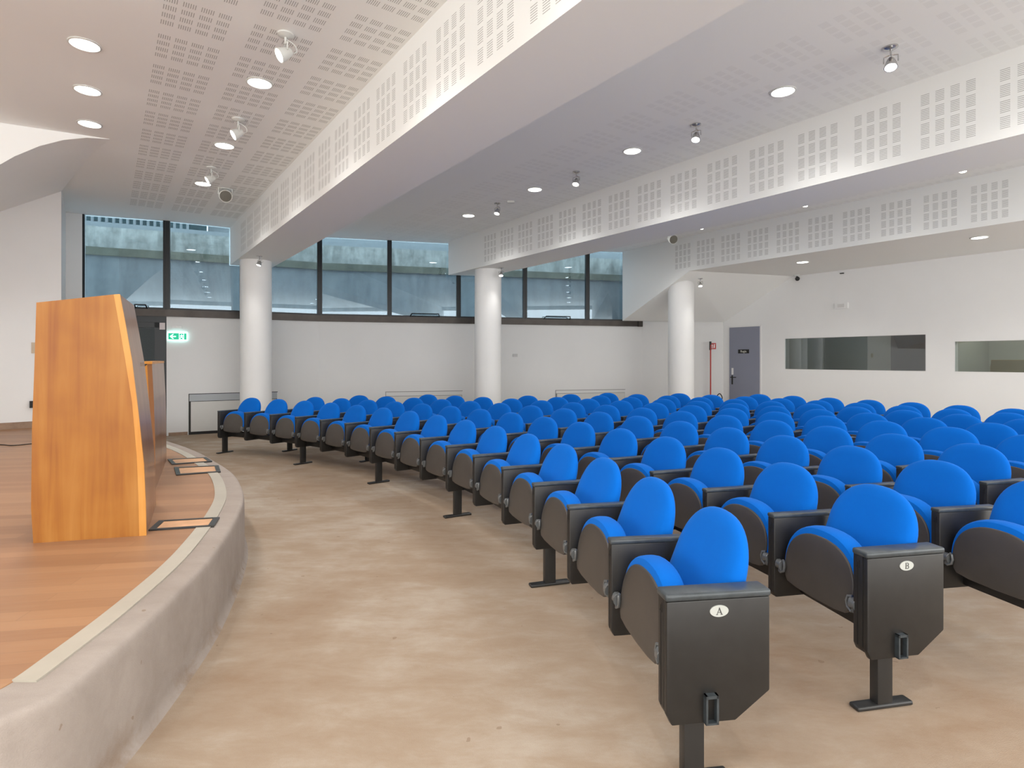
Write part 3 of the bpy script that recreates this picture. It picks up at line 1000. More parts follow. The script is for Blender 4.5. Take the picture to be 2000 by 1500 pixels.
# floor boxes
def hatch(q, label):
    c = sum((Vector((*p, 0)) for p in q), Vector()) / 4
    e = empty('floor_box', (c.x, c.y, ST + 0.003))
    tag(e, label, 'floor box', 'black framed floor boxes on the stage')
    P = [Vector((p[0] - c.x, p[1] - c.y, 0)) for p in q]
    a, b, d, f_ = P        # far-left? order: near-left, far-left, far-right, near-right
    def lerp4(u, v):
        return (P[0].lerp(P[3], u)).lerp(P[1].lerp(P[2], u), v)
    bu, bv = 0.10, 0.10
    I = [lerp4(bu, bv), lerp4(bu, 1 - bv), lerp4(1 - bu, 1 - bv), lerp4(1 - bu, bv)]
    bm = bmesh.new()
    for z0, z1 in ((0.0, 0.010),):
        o_b = [bm.verts.new((p.x, p.y, z0)) for p in P]; o_t = [bm.verts.new((p.x, p.y, z1)) for p in P]
        i_b = [bm.verts.new((p.x, p.y, z0)) for p in I]; i_t = [bm.verts.new((p.x, p.y, z1)) for p in I]
        for i in range(4):
            j = (i + 1) % 4
            bm.faces.new((o_b[i], o_b[j], o_t[j], o_t[i])); bm.faces.new((i_b[i], i_b[j], i_t[j], i_t[i]))
            bm.faces.new((o_t[i], o_t[j], i_t[j], i_t[i])); bm.faces.new((o_b[i], o_b[j], i_b[j], i_b[i]))
    new_obj('metal_frame', bm, M['steel_black'], e)
    bm = bmesh.new()
    prism(bm, [(p.x, p.y) for p in I], 0.0, 0.006)
    new_obj('wooden_lid', bm, simple('floor_box_wood', (0.64, 0.36, 0.19), 0.45, nscale=14, namt=0.12), e)
hatch([(-2.131, 3.390), (-2.188, 3.585), (-1.852, 3.665), (-1.790, 3.475)], 'black framed floor box with wooden lid, nearest the lectern foot')
hatch([(-2.906, 5.006), (-3.13, 5.358), (-2.769, 5.461), (-2.593, 5.15)], 'black framed floor box with wooden lid, middle of the three')
hatch([(-3.24, 5.514), (-3.45, 5.793), (-3.124, 5.913), (-2.942, 5.678)], 'black framed floor box with wooden lid, farthest of the three')

bm = bmesh.new()
tube(bm, catmull([(-7.2, 6.9, ST + 0.008), (-6.5, 6.83, ST + 0.008), (-6.02, 6.80, ST + 0.008), (-5.80, 6.74, ST + 0.008), (-5.60, 6.95, ST + 0.008), (-5.1, 6.6, ST + 0.008), (-3.6, 4.5, ST + 0.008)], 6), 0.006, 6)
tag(new_obj('cable', bm, M['rubber'], smooth=True), 'thin black cable lying on the stage floor', 'cable')
bm = bmesh.new(); wbox(bm, SL, Q, 0.948, 0.962, 0.72, 0.82, 0.0, 0.05)
tag(new_obj('wall_socket', bm, M['rubber']), 'black socket low on the wall behind the lectern', 'socket')
bm = bmesh.new(); wbox(bm, SL, Q, 0.951, 0.966, 1.52, 1.68, 0.0, 0.02)
tag(new_obj('switch_plate', bm, M['beige']), 'beige switch plate on the wall behind the lectern', 'switch')

# ---------------------------------------------------------------- small wall things
# exit sign
c = on(W1, W2, 0.064, 0.03)
ang = math.atan2(W2[1] - W1[1], W2[0] - W1[0])
e = empty('exit_sign', (c[0], c[1], 1.86), ang)
tag(e, 'lit green emergency exit sign with a white arrow and running figure', 'exit sign')
bm = bmesh.new(); box(bm, (-0.165, -0.012, -0.078), (0.165, 0.0, 0.085), 0.004)
new_obj('housing', bm, M['signglow'], e)
bm = bmesh.new(); box(bm, (-0.148, -0.016, -0.058), (0.148, -0.012, 0.062))
gp = new_obj('green_panel', bm, M['green'], e)
bm = bmesh.new()
def flat(pts):      # picture lies in x,z; slightly proud of the green panel
    a = [bm.verts.new((x, -0.0185, z)) for x, z in pts]
    b = [bm.verts.new((x, -0.016, z)) for x, z in pts]
    bm.faces.new(a); bm.faces.new(b[::-1])
    for i in range(len(pts)):
        j = (i + 1) % len(pts)
        bm.faces.new((a[i], a[j], b[j], b[i]))
flat([(-0.125, 0.0), (-0.075, 0.045), (-0.06, 0.045), (-0.09, 0.009), (-0.025, 0.009), (-0.025, -0.009), (-0.09, -0.009), (-0.06, -0.045), (-0.075, -0.045)])
new_obj('arrow', bm, M['signglow'], gp)
bm = bmesh.new()
flat([(0.025, -0.058), (0.025, 0.062), (0.032, 0.062), (0.032, -0.058)])
flat([(0.032, 0.056), (0.032, 0.062), (0.105, 0.062), (0.105, 0.056)])
flat([(0.032, -0.058), (0.032, -0.052), (0.105, -0.052), (0.105, -0.058)])
flat([(0.10, -0.058), (0.10, 0.062), (0.107, 0.062), (0.107, -0.058)])
flat([(0.058, 0.034), (0.066, 0.042), (0.074, 0.034), (0.066, 0.026)])
flat([(0.052, 0.022), (0.078, 0.024), (0.082, -0.004), (0.096, -0.040), (0.086, -0.044), (0.070, -0.014), (0.056, -0.022), (0.044, -0.046), (0.036, -0.040), (0.050, -0.012), (0.060, -0.002), (0.058, 0.012), (0.046, 0.002), (0.040, 0.008)])
flat([(0.078, 0.022), (0.094, 0.008), (0.098, 0.013), (0.082, 0.028)])
new_obj('running_figure', bm, M['signglow'], gp)
e2 = empty('emergency_lamp', (*on(W1, W2, 0.060, 0.0), 2.04), ang)
tag(e2, 'small white wall lamp just above the exit sign', 'lamp')
bm = bmesh.new(); box(bm, (-0.085, -0.03, -0.03), (0.085, 0.0, 0.03), 0.008)
new_obj('housing', bm, M['paint'], e2)
bm = bmesh.new(); cyl(bm, (-0.03, -0.033, 0.0), 0.014, 0.01, 'y', 12); cyl(bm, (0.03, -0.033, 0.008), 0.014, 0.01, 'y', 12)
new_obj('lens', bm, M['signwhite'], e2)
bm = bmesh.new(); wbox(bm, W2, W3, 0.566, 0.580, 1.49, 1.56, 0.0, 0.02)
tag(new_obj('wall_plate', bm, simple('grey_plate', (0.5, 0.5, 0.5), 0.5)), 'small grey plate on the window wall right of the middle column', 'plate')
# plate high on the right wall
e = empty('wall_light', (*ns(12.6, 5.9), 2.55)); tag(e, 'flat white rectangular fitting high on the right wall', 'fitting')
loc = Matrix.Translation(-Vector(e.location))
bm = bmesh.new(); rbox(bm, 6.04, 5.78, 2.49, 2.61, 12.565, 12.6)
o = new_obj('housing', bm, M['paint'], e); o.data.transform(loc)
bm = bmesh.new(); rbox(bm, 5.98, 5.84, 2.515, 2.585, 12.558, 12.565)
o = new_obj('diffuser', bm, simple('cloudy_diffuser', (0.70, 0.70, 0.70), 0.4), e); o.data.transform(loc)
bm = bmesh.new(); rbox(bm, 5.935, 5.865, 3.218, 3.234, 12.56, 12.6)
tag(new_obj('motion_sensor', bm, M['rubber']), 'tiny black sensor under the soffit on the right wall', 'sensor')
e = empty('security_camera', (6.28, 12.75, 3.29)); tag(e, 'black dome camera hanging below the soffit', 'camera')
bm = bmesh.new(); cyl(bm, (0, 0, -0.012), 0.055, 0.024); new_obj('mount', bm, M['whitemetal'], e, True)
bm = bmesh.new(); cyl(bm, (0, 0, -0.04), 0.012, 0.05, seg=10)
bmesh.ops.create_uvsphere(bm, u_segments=20, v_segments=12, radius=0.048, matrix=Matrix.Translation((0, -0.02, -0.085)))
new_obj('camera_head', bm, M['rubber'], e, True)

# fire extinguisher stand
e = empty('extinguisher_stand', (4.86, 14.16, 0)); tag(e, 'thin red stand post with a black tip in the far corner', 'stand')
bm = bmesh.new(); cyl(bm, (0, 0, 0.93), 0.016, 1.72, seg=12); new_obj('post', bm, M['red'], e, True)
bm = bmesh.new(); box(bm, (-0.03, -0.012, 1.66), (0.02, 0.012, 1.87), 0.004); new_obj('tip', bm, M['rubber'], e)
bm = bmesh.new()
tube(bm, [(0.15 * math.cos(a), 0.15 * math.sin(a), 0.10) for a in [2 * PI * k / 20 for k in range(20)]], 0.012, 8, closed=True)
tube(bm, catmull([(0, 0, 0.30), (-0.07, 0, 0.28), (-0.13, 0, 0.20), (-0.15, 0, 0.02)], 4), 0.012, 8)
tube(bm, catmull([(0, 0, 0.30), (0.05, 0.05, 0.28), (0.10, 0.08, 0.20), (0.12, 0.09, 0.02)], 4), 0.012, 8)
new_obj('base_hoop', bm, M['red'], e, True)
e = empty('fire_extinguisher', (5.02, 14.05, 0)); tag(e, 'red fire extinguisher with a black hose behind the back row', 'fire extinguisher')
bm = bmesh.new(); lathe(bm, [(0, 0), (0.07, 0.0), (0.08, 0.02), (0.08, 0.20), (0.065, 0.25), (0.03, 0.28), (0.022, 0.31), (0, 0.31)], seg=24); new_obj('cylinder_body', bm, M['red'], e, True)
bm = bmesh.new(); tube(bm, catmull([(0, 0, 0.30), (-0.06, 0, 0.40), (-0.05, 0, 0.52), (0.02, 0, 0.60), (0.08, 0, 0.52), (0.07, 0, 0.42), (0.02, 0, 0.33)], 5), 0.012, 8); new_obj('hose', bm, M['rubber'], e, True)
bm = bmesh.new(); box(bm, (-0.05, -0.01, 0.31), (0.05, 0.01, 0.335), 0.004); new_obj('handle', bm, M['rubber'], e)
e = empty('extinguisher_sign', (4.99, 14.345, 1.76), math.atan2(0.3, 2.11)); tag(e, 'small red and white extinguisher sign on the far wall', 'sign')
bm = bmesh.new(); box(bm, (-0.07, -0.008, -0.075), (0.07, 0, 0.075)); new_obj('sign_face', bm, M['red'], e)
bm = bmesh.new()
box(bm, (0.005, -0.011, -0.045), (0.035, -0.008, 0.03)); box(bm, (-0.045, -0.011, -0.02), (-0.02, -0.008, 0.04))
box(bm, (0.01, -0.011, 0.035), (0.045, -0.008, 0.048)); box(bm, (-0.05, -0.011, -0.05), (-0.01, -0.008, -0.035))
new_obj('pictogram', bm, M['signwhite'], e)

# ---------------------------------------------------------------- ceiling lights
def lamp_light(parent, power, loc, size, spread, blend=0.6, color=(1, 0.965, 0.925), aim=None, rad=0.08):
    ld = bpy.data.lights.new('lamp_light', 'SPOT')
    ld.energy = power
    ld.spot_size = math.radians(spread)
    ld.spot_blend = blend
    ld.shadow_soft_size = rad
    ld.color = color
    lo = bpy.data.objects.new('lamp_light', ld)
    COL.objects.link(lo)
    lo.parent = parent
    lo.location = loc
    if aim is not None:
        lo.rotation_euler = Vector(aim).to_track_quat('-Z', 'Y').to_euler()
    return lo

def make_downlight():
    e = empty('downlight')
    bm = bmesh.new()
    lathe(bm, [(0.100, 0.0), (0.118, 0.0), (0.118, -0.006), (0.104, -0.010), (0.100, -0.004), (0.100, 0.0)], seg=40)
    new_obj('trim_ring', bm, M['whitemetal'], e, True)
    bm = bmesh.new()
    lathe(bm, [(0, -0.006), (0.100, -0.005), (0.100, 0.0), (0, 0.0)], seg=40)
    new_obj('glowing_lens', bm, M['lamp'], e, True)
    return e
ODN = ['first', 'second', 'third', 'fourth', 'fifth', 'sixth', 'seventh', 'eighth', 'ninth', 'tenth', 'eleventh', 'twelfth', 'thirteenth', 'fourteenth', 'fifteenth', 'sixteenth']
dl0 = make_downlight()
used_dl = [False]
def place_copy(src, loc, rz, label, group, first):
    if first[0] is False:
        first[0] = True
        r = src
    else:
        r = src.copy(); COL.objects.link(r)
        for ch in list(src.children):
            c = ch.copy(); COL.objects.link(c); c.parent = r
            for g in list(ch.children):
                d = g.copy(); COL.objects.link(d); d.parent = c
    r.location = loc
    r.rotation_euler = (0, 0, rz)
    r['label'] = label
    r['group'] = group
    return r
dl0['category'] = 'ceiling light'
lights = []
stage_row = [(7.87, 'round downlight in the stage row, farthest of the three'), (6.90, 'round downlight in the stage row, middle of the three'), (5.91, 'round downlight in the stage row, nearest of the three')]
for s_, lb in stage_row:
    lights.append((-0.13, s_, CZ, lb))
for k, s_ in enumerate((4.92, 3.93, 2.0, 0.0)):
    lights.append((-0.13, s_, CZ, 'round downlight over the stage just out of view, %s beyond the nearest visible one' % ODN[k]))
for s_, lb in ((9.59, 'round downlight among the slots of the stage bay, farthest one'), (7.73, 'round downlight among the slots of the stage bay, middle one'), (5.79, 'round downlight among the slots of the stage bay, nearest one')):
    lights.append((1.19, s_, CZ, lb))
for k, s_ in enumerate((3.85, 1.9, 0.0, -2.0)):
    lights.append((1.19, s_, CZ, 'round downlight in the stage bay out of view, %s beyond the nearest visible one' % ODN[k]))
for k, s_ in enumerate((8.96, 7.00, 5.01, 3.06)):
    lights.append((5.36, s_, CZ, 'round downlight of the middle bay, %s from the windows' % ODN[k]))
for k, s_ in enumerate((1.1, -0.9, -2.9)):
    lights.append((5.36, s_, CZ, 'round downlight of the middle bay out of view, %s beyond the nearest visible one' % ODN[k]))
for k, s_ in enumerate((7.8, 5.8, 3.8, 1.8, -0.2, -2.2)):
    lights.append((8.95, s_, CZ, 'round downlight in the bay hidden behind the middle beam, %s from the windows' % ODN[k]))
lights.append((10.90, 5.83, 3.29, 'round downlight in the lowered soffit, nearer the sloping end'))
lights.append((10.90, 3.10, 3.29, 'round downlight in the lowered soffit, near the right edge'))
lights.append((10.90, 0.40, 3.29, 'round downlight in the lowered soffit outside the view'))
for n_, s_, z_, lb in lights:
    p = ns(n_, s_)
    r = place_copy(dl0, (p[0], p[1], z_ - 0.001), 0, lb, 'recessed round downlights', used_dl)
    lamp_light(r, LAMP_POWER * (1.0 if z_ > 3.5 else 0.6), (0, 0, -0.03), 0, 132, 0.7)

def make_spot(white):
    """bracket spotlight; the head points along local +Y and slightly down"""
    e = empty('spotlight')
    mt = M['whitemetal'] if white else M['chrome']
    bm = bmesh.new(); lathe(bm, [(0, 0), (0.062, 0), (0.062, -0.012), (0.045, -0.022), (0.018, -0.028), (0, -0.028)], seg=28)
    new_obj('ceiling_rose', bm, mt, e, True)
    bm = bmesh.new()
    cyl(bm, (0, 0, -0.055), 0.009, 0.06, seg=12)
    tube(bm, [(-0.012, 0, -0.08), (-0.058, 0, -0.09), (-0.060, 0.0, -0.15)], 0.006, 8)
    tube(bm, [(0.012, 0, -0.08), (0.058, 0, -0.09), (0.060, 0.0, -0.15)], 0.006, 8)
    tube(bm, catmull([(0, 0, -0.04), (0.0, -0.07, -0.07), (0.0, -0.085, -0.12), (0, -0.04, -0.145)], 4), 0.004, 6)
    new_obj('bracket', bm, mt, e, True)
    rot = Matrix.Rotation(math.radians(-122 if white else -158), 3, 'X')   # +z of the lathe turns to +y/down
    bm = bmesh.new()
    lathe(bm, [(0, -0.05), (0.028, -0.048), (0.040, -0.02), (0.054, 0.035), (0.058, 0.06), (0.052, 0.06), (0.046, 0.035), (0, 0.03)], (0, 0, -0.155), 28, rot)
    hd = new_obj('lamp_head', bm, mt, e, True)
    bm = bmesh.new()
    lathe(bm, [(0, 0.052), (0.044, 0.050), (0.044, 0.040), (0, 0.040)], (0, 0, -0.155), 28, rot)
    new_obj('glowing_lens', bm, M['lamp'], hd, True)
    e['category'] = 'spotlight'
    return e, rot @ Vector((0, 0, 1))
sp_w, aim_w = make_spot(True)
sp_c, aim_c = make_spot(False)
fw_, fc_ = [False], [False]
to_stage = math.atan2(-NY, -NX) - PI / 2        # local +y to -n
spots = []
for s_, lb in ((8.71, 'white bracket spotlight in the stage bay, farthest of the three'), (6.79, 'white bracket spotlight in the stage bay, middle of the three'), (4.80, 'white bracket spotlight in the stage bay, nearest of the three')):
    spots.append((sp_w, fw_, 1.18, s_, CZ, to_stage, lb, 'white spotlights in the stage bay'))
for k, s_ in enumerate((2.85, 0.9)):
    spots.append((sp_w, fw_, 1.18, s_, CZ, to_stage, 'white spotlight in the stage bay out of view, %s beyond the nearest visible one' % ODN[k], 'white spotlights in the stage bay'))
for k, s_ in enumerate((7.98, 6.02, 4.04, 2.11)):
    spots.append((sp_c, fc_, 5.33, s_, CZ, to_stage + 0.35, 'chrome bracket spotlight in the middle bay, %s from the windows' % ODN[k], 'chrome spotlights'))
for s_, k in ((6.7, 'farthest'), (4.77, 'middle'), (2.73, 'nearest')):
    spots.append((sp_c, fc_, 9.0, s_, CZ, to_stage, 'spotlight almost hidden above the second beam, %s one' % k, 'chrome spotlights'))
for src, fl, n_, s_, z_, rz, lb, gr in spots:
    p = ns(n_, s_)
    r = place_copy(src, (p[0], p[1], z_ - 0.001), rz, lb, gr, fl)
    if src is sp_c: r.scale = (0.85, 0.85, 0.85)
    am = aim_w if src is sp_w else aim_c
    lamp_light(r, SPOT_POWER, Vector((0, 0, -0.155)) + am * 0.085, 0, 100, 0.6, aim=am, rad=0.04)
for (x, y, z, rz, lb) in ((-4.55, 10.42, 3.29, 2.6, 'small bright spotlight below the first beam beside its column'),
                          (-0.22, 11.72, 3.29, 3.1, 'small bright spotlight below the middle beam beside its column'),
                          (4.02, 12.35, 3.16, 3.0, 'small chrome spotlight under the sloping soffit beside the right column')):
    r = place_copy(sp_c, (x, y, z - 0.001), rz, lb, 'chrome spotlights', fc_)
    r.scale = (0.8, 0.8, 0.8)
    lamp_light(r, SPOT_POWER * 0.8, Vector((0, 0, -0.155)) + aim_c * 0.085, 0, 110, 0.6, aim=aim_c, rad=0.04)
bm = bmesh.new(); box(bm, (-0.06, -0.04, -0.035), (0.06, 0.04, 0), 0.006)
o = new_obj('ceiling_sensor', bm, M['whitemetal']); o.location = (-0.02, 9.45, CZ - 0.001)
tag(o, 'small white box on the ceiling near the middle column', 'sensor')

def speaker(x, y, z, rz, label):
    e = empty('loudspeaker', (x, y, z), rz)
    tag(e, label, 'loudspeaker', 'round loudspeakers')
    bm = bmesh.new(); box(bm, (-0.05, -0.03, -0.008), (0.05, 0.03, 0.0)); tube(bm, [(-0.09, 0, 0), (-0.098, 0, -0.10)], 0.006, 6); tube(bm, [(0.09, 0, 0), (0.098, 0, -0.10)], 0.006, 6)
    tube(bm, [(-0.09, 0, -0.004), (0.09, 0, -0.004)], 0.006, 6)
    if z < CZ: cyl(bm, (0, 0, (CZ - z) / 2), 0.012, CZ - z, seg=12)
    new_obj('bracket', bm, M['whitemetal'], e, True)
    rot = Matrix.Rotation(math.radians(-112), 3, 'X')
    bm = bmesh.new(); lathe(bm, [(0, -0.11), (0.05, -0.11), (0.07, -0.09), (0.092, 0.05), (0.090, 0.07), (0.082, 0.07), (0.082, 0.06)], (0, 0, -0.11), 32, rot)
    new_obj('housing', bm, M['whitemetal'], e, True)
    bm = bmesh.new(); lathe(bm, [(0.082, 0.062), (0.05, 0.072), (0, 0.075)], (0, 0, -0.11), 32, rot)
    new_obj('grille', bm, M['grille'], e, True)
speaker(-4.34, 8.76, CZ, -2.60, 'white loudspeaker with grey round grille in the stage bay')
speaker(3.20, 11.55, CZ - 0.075, -3.0, 'white loudspeaker with grey round grille beside the lowered bay')

# ================================================================ AUDITORIUM CHAIRS
PITCH = 0.575
def mirrored(half):
    """half outline from bottom centre up the +x side to the apex -> closed outline"""
    return half + [(-x, z) for x, z in half[::-1] if x > 1e-6]

def pillow(name, outline, T, yf, mats, parent, bulge=0.0, rings=(1.0, 0.992, 0.965, 0.90, 0.72, 0.45, 0.2), power=10, extra=None):
    """cushion: outline in (x,z), thickness T, middle surface y=yf(x,z)"""
    cx = 0.0
    cz = sum(z for x, z in outline) / len(outline)
    bm = bmesh.new()
    n = len(outline)
    def ring(s, side):
        k_ = (max(0.0, 1 - s ** power)) ** 0.5
        th = T / 2 * k_
        if side > 0: th += bulge * (1 - s ** 4)
        out = []
        for x, z in outline:
            px, pz = cx + (x - cx) * s, cz + (z - cz) * s
            ex = extra(pz) * k_ if (extra and side > 0) else 0.0
            out.append(bm.verts.new((px, yf(px, pz) + side * th + ex, pz)))
        return out
    base = ring(1.0, 1)
    for side in (1, -1):
        prev = base
        for s in rings[1:]:
            cur = ring(s, side)
            for i in range(n):
                j = (i + 1) % n
                bm.faces.new((prev[i], prev[j], cur[j], cur[i]))
            prev = cur
        cv = bm.verts.new((cx, yf(cx, cz) + side * (T / 2) + (bulge + (extra(cz) if extra else 0) if side > 0 else 0), cz))
        for i in range(n):
            j = (i + 1) % n
            bm.faces.new((prev[i], prev[j], cv))
    return new_obj(name, bm, mats, parent, smooth=True)

# back: rounded top, slightly narrower foot
def k_last(a):
    return a < PI / 2 - 1e-6
def arc_half(w, ztop, zc, rz, nseg=12):
    return [(w * math.cos(a) ** 0.87 if k_last(a) else 0.0, zc + rz * max(0.0, math.sin(a)) ** 0.87) for a in [PI / 2 * k / nseg for k in range(nseg + 1)]]
back_half = [(0.0, 0.40), (0.10, 0.40), (0.20, 0.405), (0.228, 0.425), (0.240, 0.46), (0.243, 0.54), (0.241, 0.60)] + arc_half(0.240, 0.837, 0.636, 0.201)
back_out = mirrored(back_half)
def y_back(x, z):
    return 0.235 * (0.837 - z) + 0.20 * x * x - 0.045
seat_half = [(0.0, 0.352), (0.12, 0.352), (0.20, 0.362), (0.230, 0.385), (0.240, 0.42)] + arc_half(0.243, 0.650, 0.440, 0.210)
seat_out = mirrored(seat_half)
def y_seat(x, z):
    return 0.258 - 0.14 * (z - 0.40)
shell_half = [(0.0, 0.338), (0.12, 0.341), (0.185, 0.350), (0.204, 0.370), (0.211, 0.41)] + arc_half(0.217, 0.616, 0.440, 0.176)
shell_out = mirrored(shell_half)

SIDE = [(0.330, 0.632), (0.330, 0.262), (0.318, 0.236), (0.085, 0.236), (-0.035, 0.325), (-0.035, 0.632)]
def side_panel(x, t, parent, outer=False):
    bm = bmesh.new()
    extrude_yz(bm, SIDE, x - t / 2, x + t / 2, 0.005)
    o = new_obj('side_panel', bm, M['black'], parent, smooth=True)
    bm = bmesh.new()
    # split lines on the front edge and its small lock
    box(bm, (x - 0.0015, 0.3295, 0.262), (x + 0.0015, 0.3312, 0.600))
    box(bm, (x - 0.012, 0.3295, 0.578), (x + 0.008, 0.3312, 0.582)); box(bm, (x - 0.012, 0.3295, 0.582), (x - 0.008, 0.3312, 0.610))
    new_obj('front_groove', bm, M['groove'], o)
    return o
def armrest(x, t, parent):
    bm = bmesh.new()
    box(bm, (x - t / 2 - 0.002, -0.038, 0.630), (x + t / 2 + 0.002, 0.334, 0.652), 0.008, seg=3)
    return new_obj('armrest', bm, M['cap'], parent, smooth=True)
def leg(x, parent, y=0.222):
    bm = bmesh.new()
    box(bm, (x - 0.022, y - 0.036, 0.012), (x + 0.022, y + 0.036, 0.30), 0.004)
    o = new_obj('leg', bm, M['steel_black'], parent, smooth=True)
    bm = bmesh.new()
    box(bm, (x - 0.027, y - 0.132, 0.0), (x + 0.027, y + 0.132, 0.019), 0.008, seg=3)
    new_obj('foot', bm, M['steel_black'], o, smooth=True)
    return o

chair0 = empty('auditorium_chair')
chair0['category'] = 'chair'
bk = pillow('backrest', back_out, 0.058, y_back, M['blue'], chair0, 0.006, extra=lambda z: 0.060 * max(0.0, min(1.0, (0.76 - z) / 0.32)))
bm = bmesh.new()
extrude_yz(bm, [(0.02, 0.36), (0.095, 0.36), (0.095, 0.50), (0.02, 0.50)], -0.262, 0.262, 0.006)
new_obj('back_bracket', bm, M['black'], chair0, smooth=True)
st = pillow('seat', seat_out, 0.092, y_seat, M['blue'], chair0, 0.0, rings=(1.0, 0.998, 0.99, 0.972, 0.94, 0.75, 0.45, 0.2), power=26)
bm = bmesh.new()
n = len(shell_out)
czs = 0.46
rs = [(1.0, 0.030), (1.0, 0.048), (0.99, 0.0505), (0.96, 0.052), (0.75, 0.0545), (0.45, 0.0565), (0.2, 0.057)]
prev = None
for s, off in rs:
    cur = [bm.verts.new((x * s, y_seat(x * s, czs + (z - czs) * s) + off, czs + (z - czs) * s)) for x, z in shell_out]
    if prev:
        for i in range(n):
            j = (i + 1) % n
            bm.faces.new((prev[i], prev[j], cur[j], cur[i]))
    prev = cur
cv = bm.verts.new((0, y_seat(0, czs) + 0.0572, czs))
for i in range(n):
    bm.faces.new((prev[i], prev[(i + 1) % n], cv))
sh = new_obj('seat_shell', bm, M['shell'], st, smooth=True)
sh['label'] = 'dark plastic seat shell'
for sx in (1, -1):
    bm = bmesh.new()
    cyl(bm, (sx * 0.238, 0.310, 0.410), 0.022, 0.042, 'x', 16, bev=0.005)
    cyl(bm, (sx * 0.246, 0.310, 0.410), 0.011, 0.040, 'x', 12)
    tube(bm, [(sx * 0.222, 0.309, 0.435), (sx * 0.206, 0.316, 0.432), (sx * 0.200, 0.318, 0.410), (sx * 0.206, 0.318, 0.388), (sx * 0.230, 0.320, 0.375)], 0.006, 6)
    box(bm, (sx * 0.238 - 0.010, 0.300, 0.372), (sx * 0.238 + 0.010, 0.320, 0.405), 0.003)
    h = new_obj('hinge', bm, M['hinge'], st, smooth=True)
    h['label'] = 'grey metal hinge'
sp = side_panel(PITCH / 2, 0.050, chair0)
armrest(PITCH / 2, 0.050, chair0)
bm = bmesh.new()
box(bm, (-0.262, 0.120, 0.250), (0.262, 0.185, 0.330), 0.004)
new_obj('crossbeam', bm, M['black'], chair0, smooth=True)

ROWS = {"A": [[-4.043, 8.931], [-3.505, 8.625], [-2.991, 8.285], [-2.5, 7.915], [-2.036, 7.514], [-1.599, 7.087], [-1.192, 6.633], [-0.816, 6.155], [-0.474, 5.655], [-0.166, 5.133], [0.106, 4.593], [0.339, 4.036], [0.532, 3.463], [0.684, 2.877], [0.792, 2.279]],
"B": [[-3.121, 9.113], [-2.617, 8.813], [-2.131, 8.484], [-1.664, 8.127], [-1.218, 7.743], [-0.794, 7.334], [-0.396, 6.9], [-0.023, 6.444], [0.321, 5.965], [0.634, 5.467], [0.916, 4.949], [1.165, 4.412], [1.377, 3.86], [1.553, 3.291], [1.689, 2.708]],
"C": [[-2.532, 9.541], [-2.025, 9.257], [-1.534, 8.944], [-1.062, 8.603], [-0.609, 8.235], [-0.177, 7.842], [0.231, 7.425], [0.615, 6.985], [0.973, 6.523], [1.302, 6.042], [1.602, 5.542], [1.87, 5.024], [2.105, 4.491], [2.305, 3.942], [2.468, 3.38], [2.593, 2.807]],
"D": [[-1.434, 9.772], [-0.946, 9.453], [-0.474, 9.112], [-0.021, 8.748], [0.413, 8.362], [0.827, 7.955], [1.218, 7.529], [1.587, 7.083], [1.93, 6.619], [2.247, 6.137], [2.537, 5.639], [2.799, 5.126], [3.03, 4.597], [3.229, 4.054], [3.398, 3.498]],
"E": [[0.248, 9.463], [0.704, 9.096], [1.138, 8.713], [1.55, 8.314], [1.941, 7.898], [2.309, 7.466], [2.655, 7.017], [2.98, 6.552], [3.282, 6.07], [3.563, 5.572], [3.822, 5.058], [4.058, 4.527]],
"F": [[0.99, 9.871], [1.433, 9.486], [1.855, 9.087], [2.255, 8.674], [2.635, 8.248], [2.993, 7.808], [3.33, 7.354], [3.645, 6.887], [3.94, 6.407], [4.213, 5.912], [4.465, 5.404], [4.695, 4.883]],
"G": [[1.684, 10.237], [2.126, 9.86], [2.545, 9.468], [2.941, 9.058], [3.315, 8.633], [3.666, 8.191], [3.995, 7.732], [4.301, 7.257], [4.585, 6.765], [4.845, 6.257], [5.084, 5.732], [5.299, 5.191]],
"H": [[2.909, 10.099], [3.325, 9.684], [3.715, 9.257], [4.079, 8.817], [4.416, 8.365], [4.728, 7.9], [5.014, 7.422], [5.274, 6.932], [5.507, 6.429], [5.715, 5.914]],
"I": [[4.2, 9.863], [4.562, 9.413], [4.901, 8.949], [5.218, 8.472], [5.512, 7.982], [5.783, 7.479], [6.031, 6.963], [6.257, 6.434]]}
ROWNAME = dict(zip('ABCDEFGHI', ['front row', 'second row', 'third row', 'fourth row', 'fifth row', 'sixth row', 'seventh row', 'row before the last', 'back row']))
leg_proto = None
foot_proto = None
first = [False]
end_chairs = {}
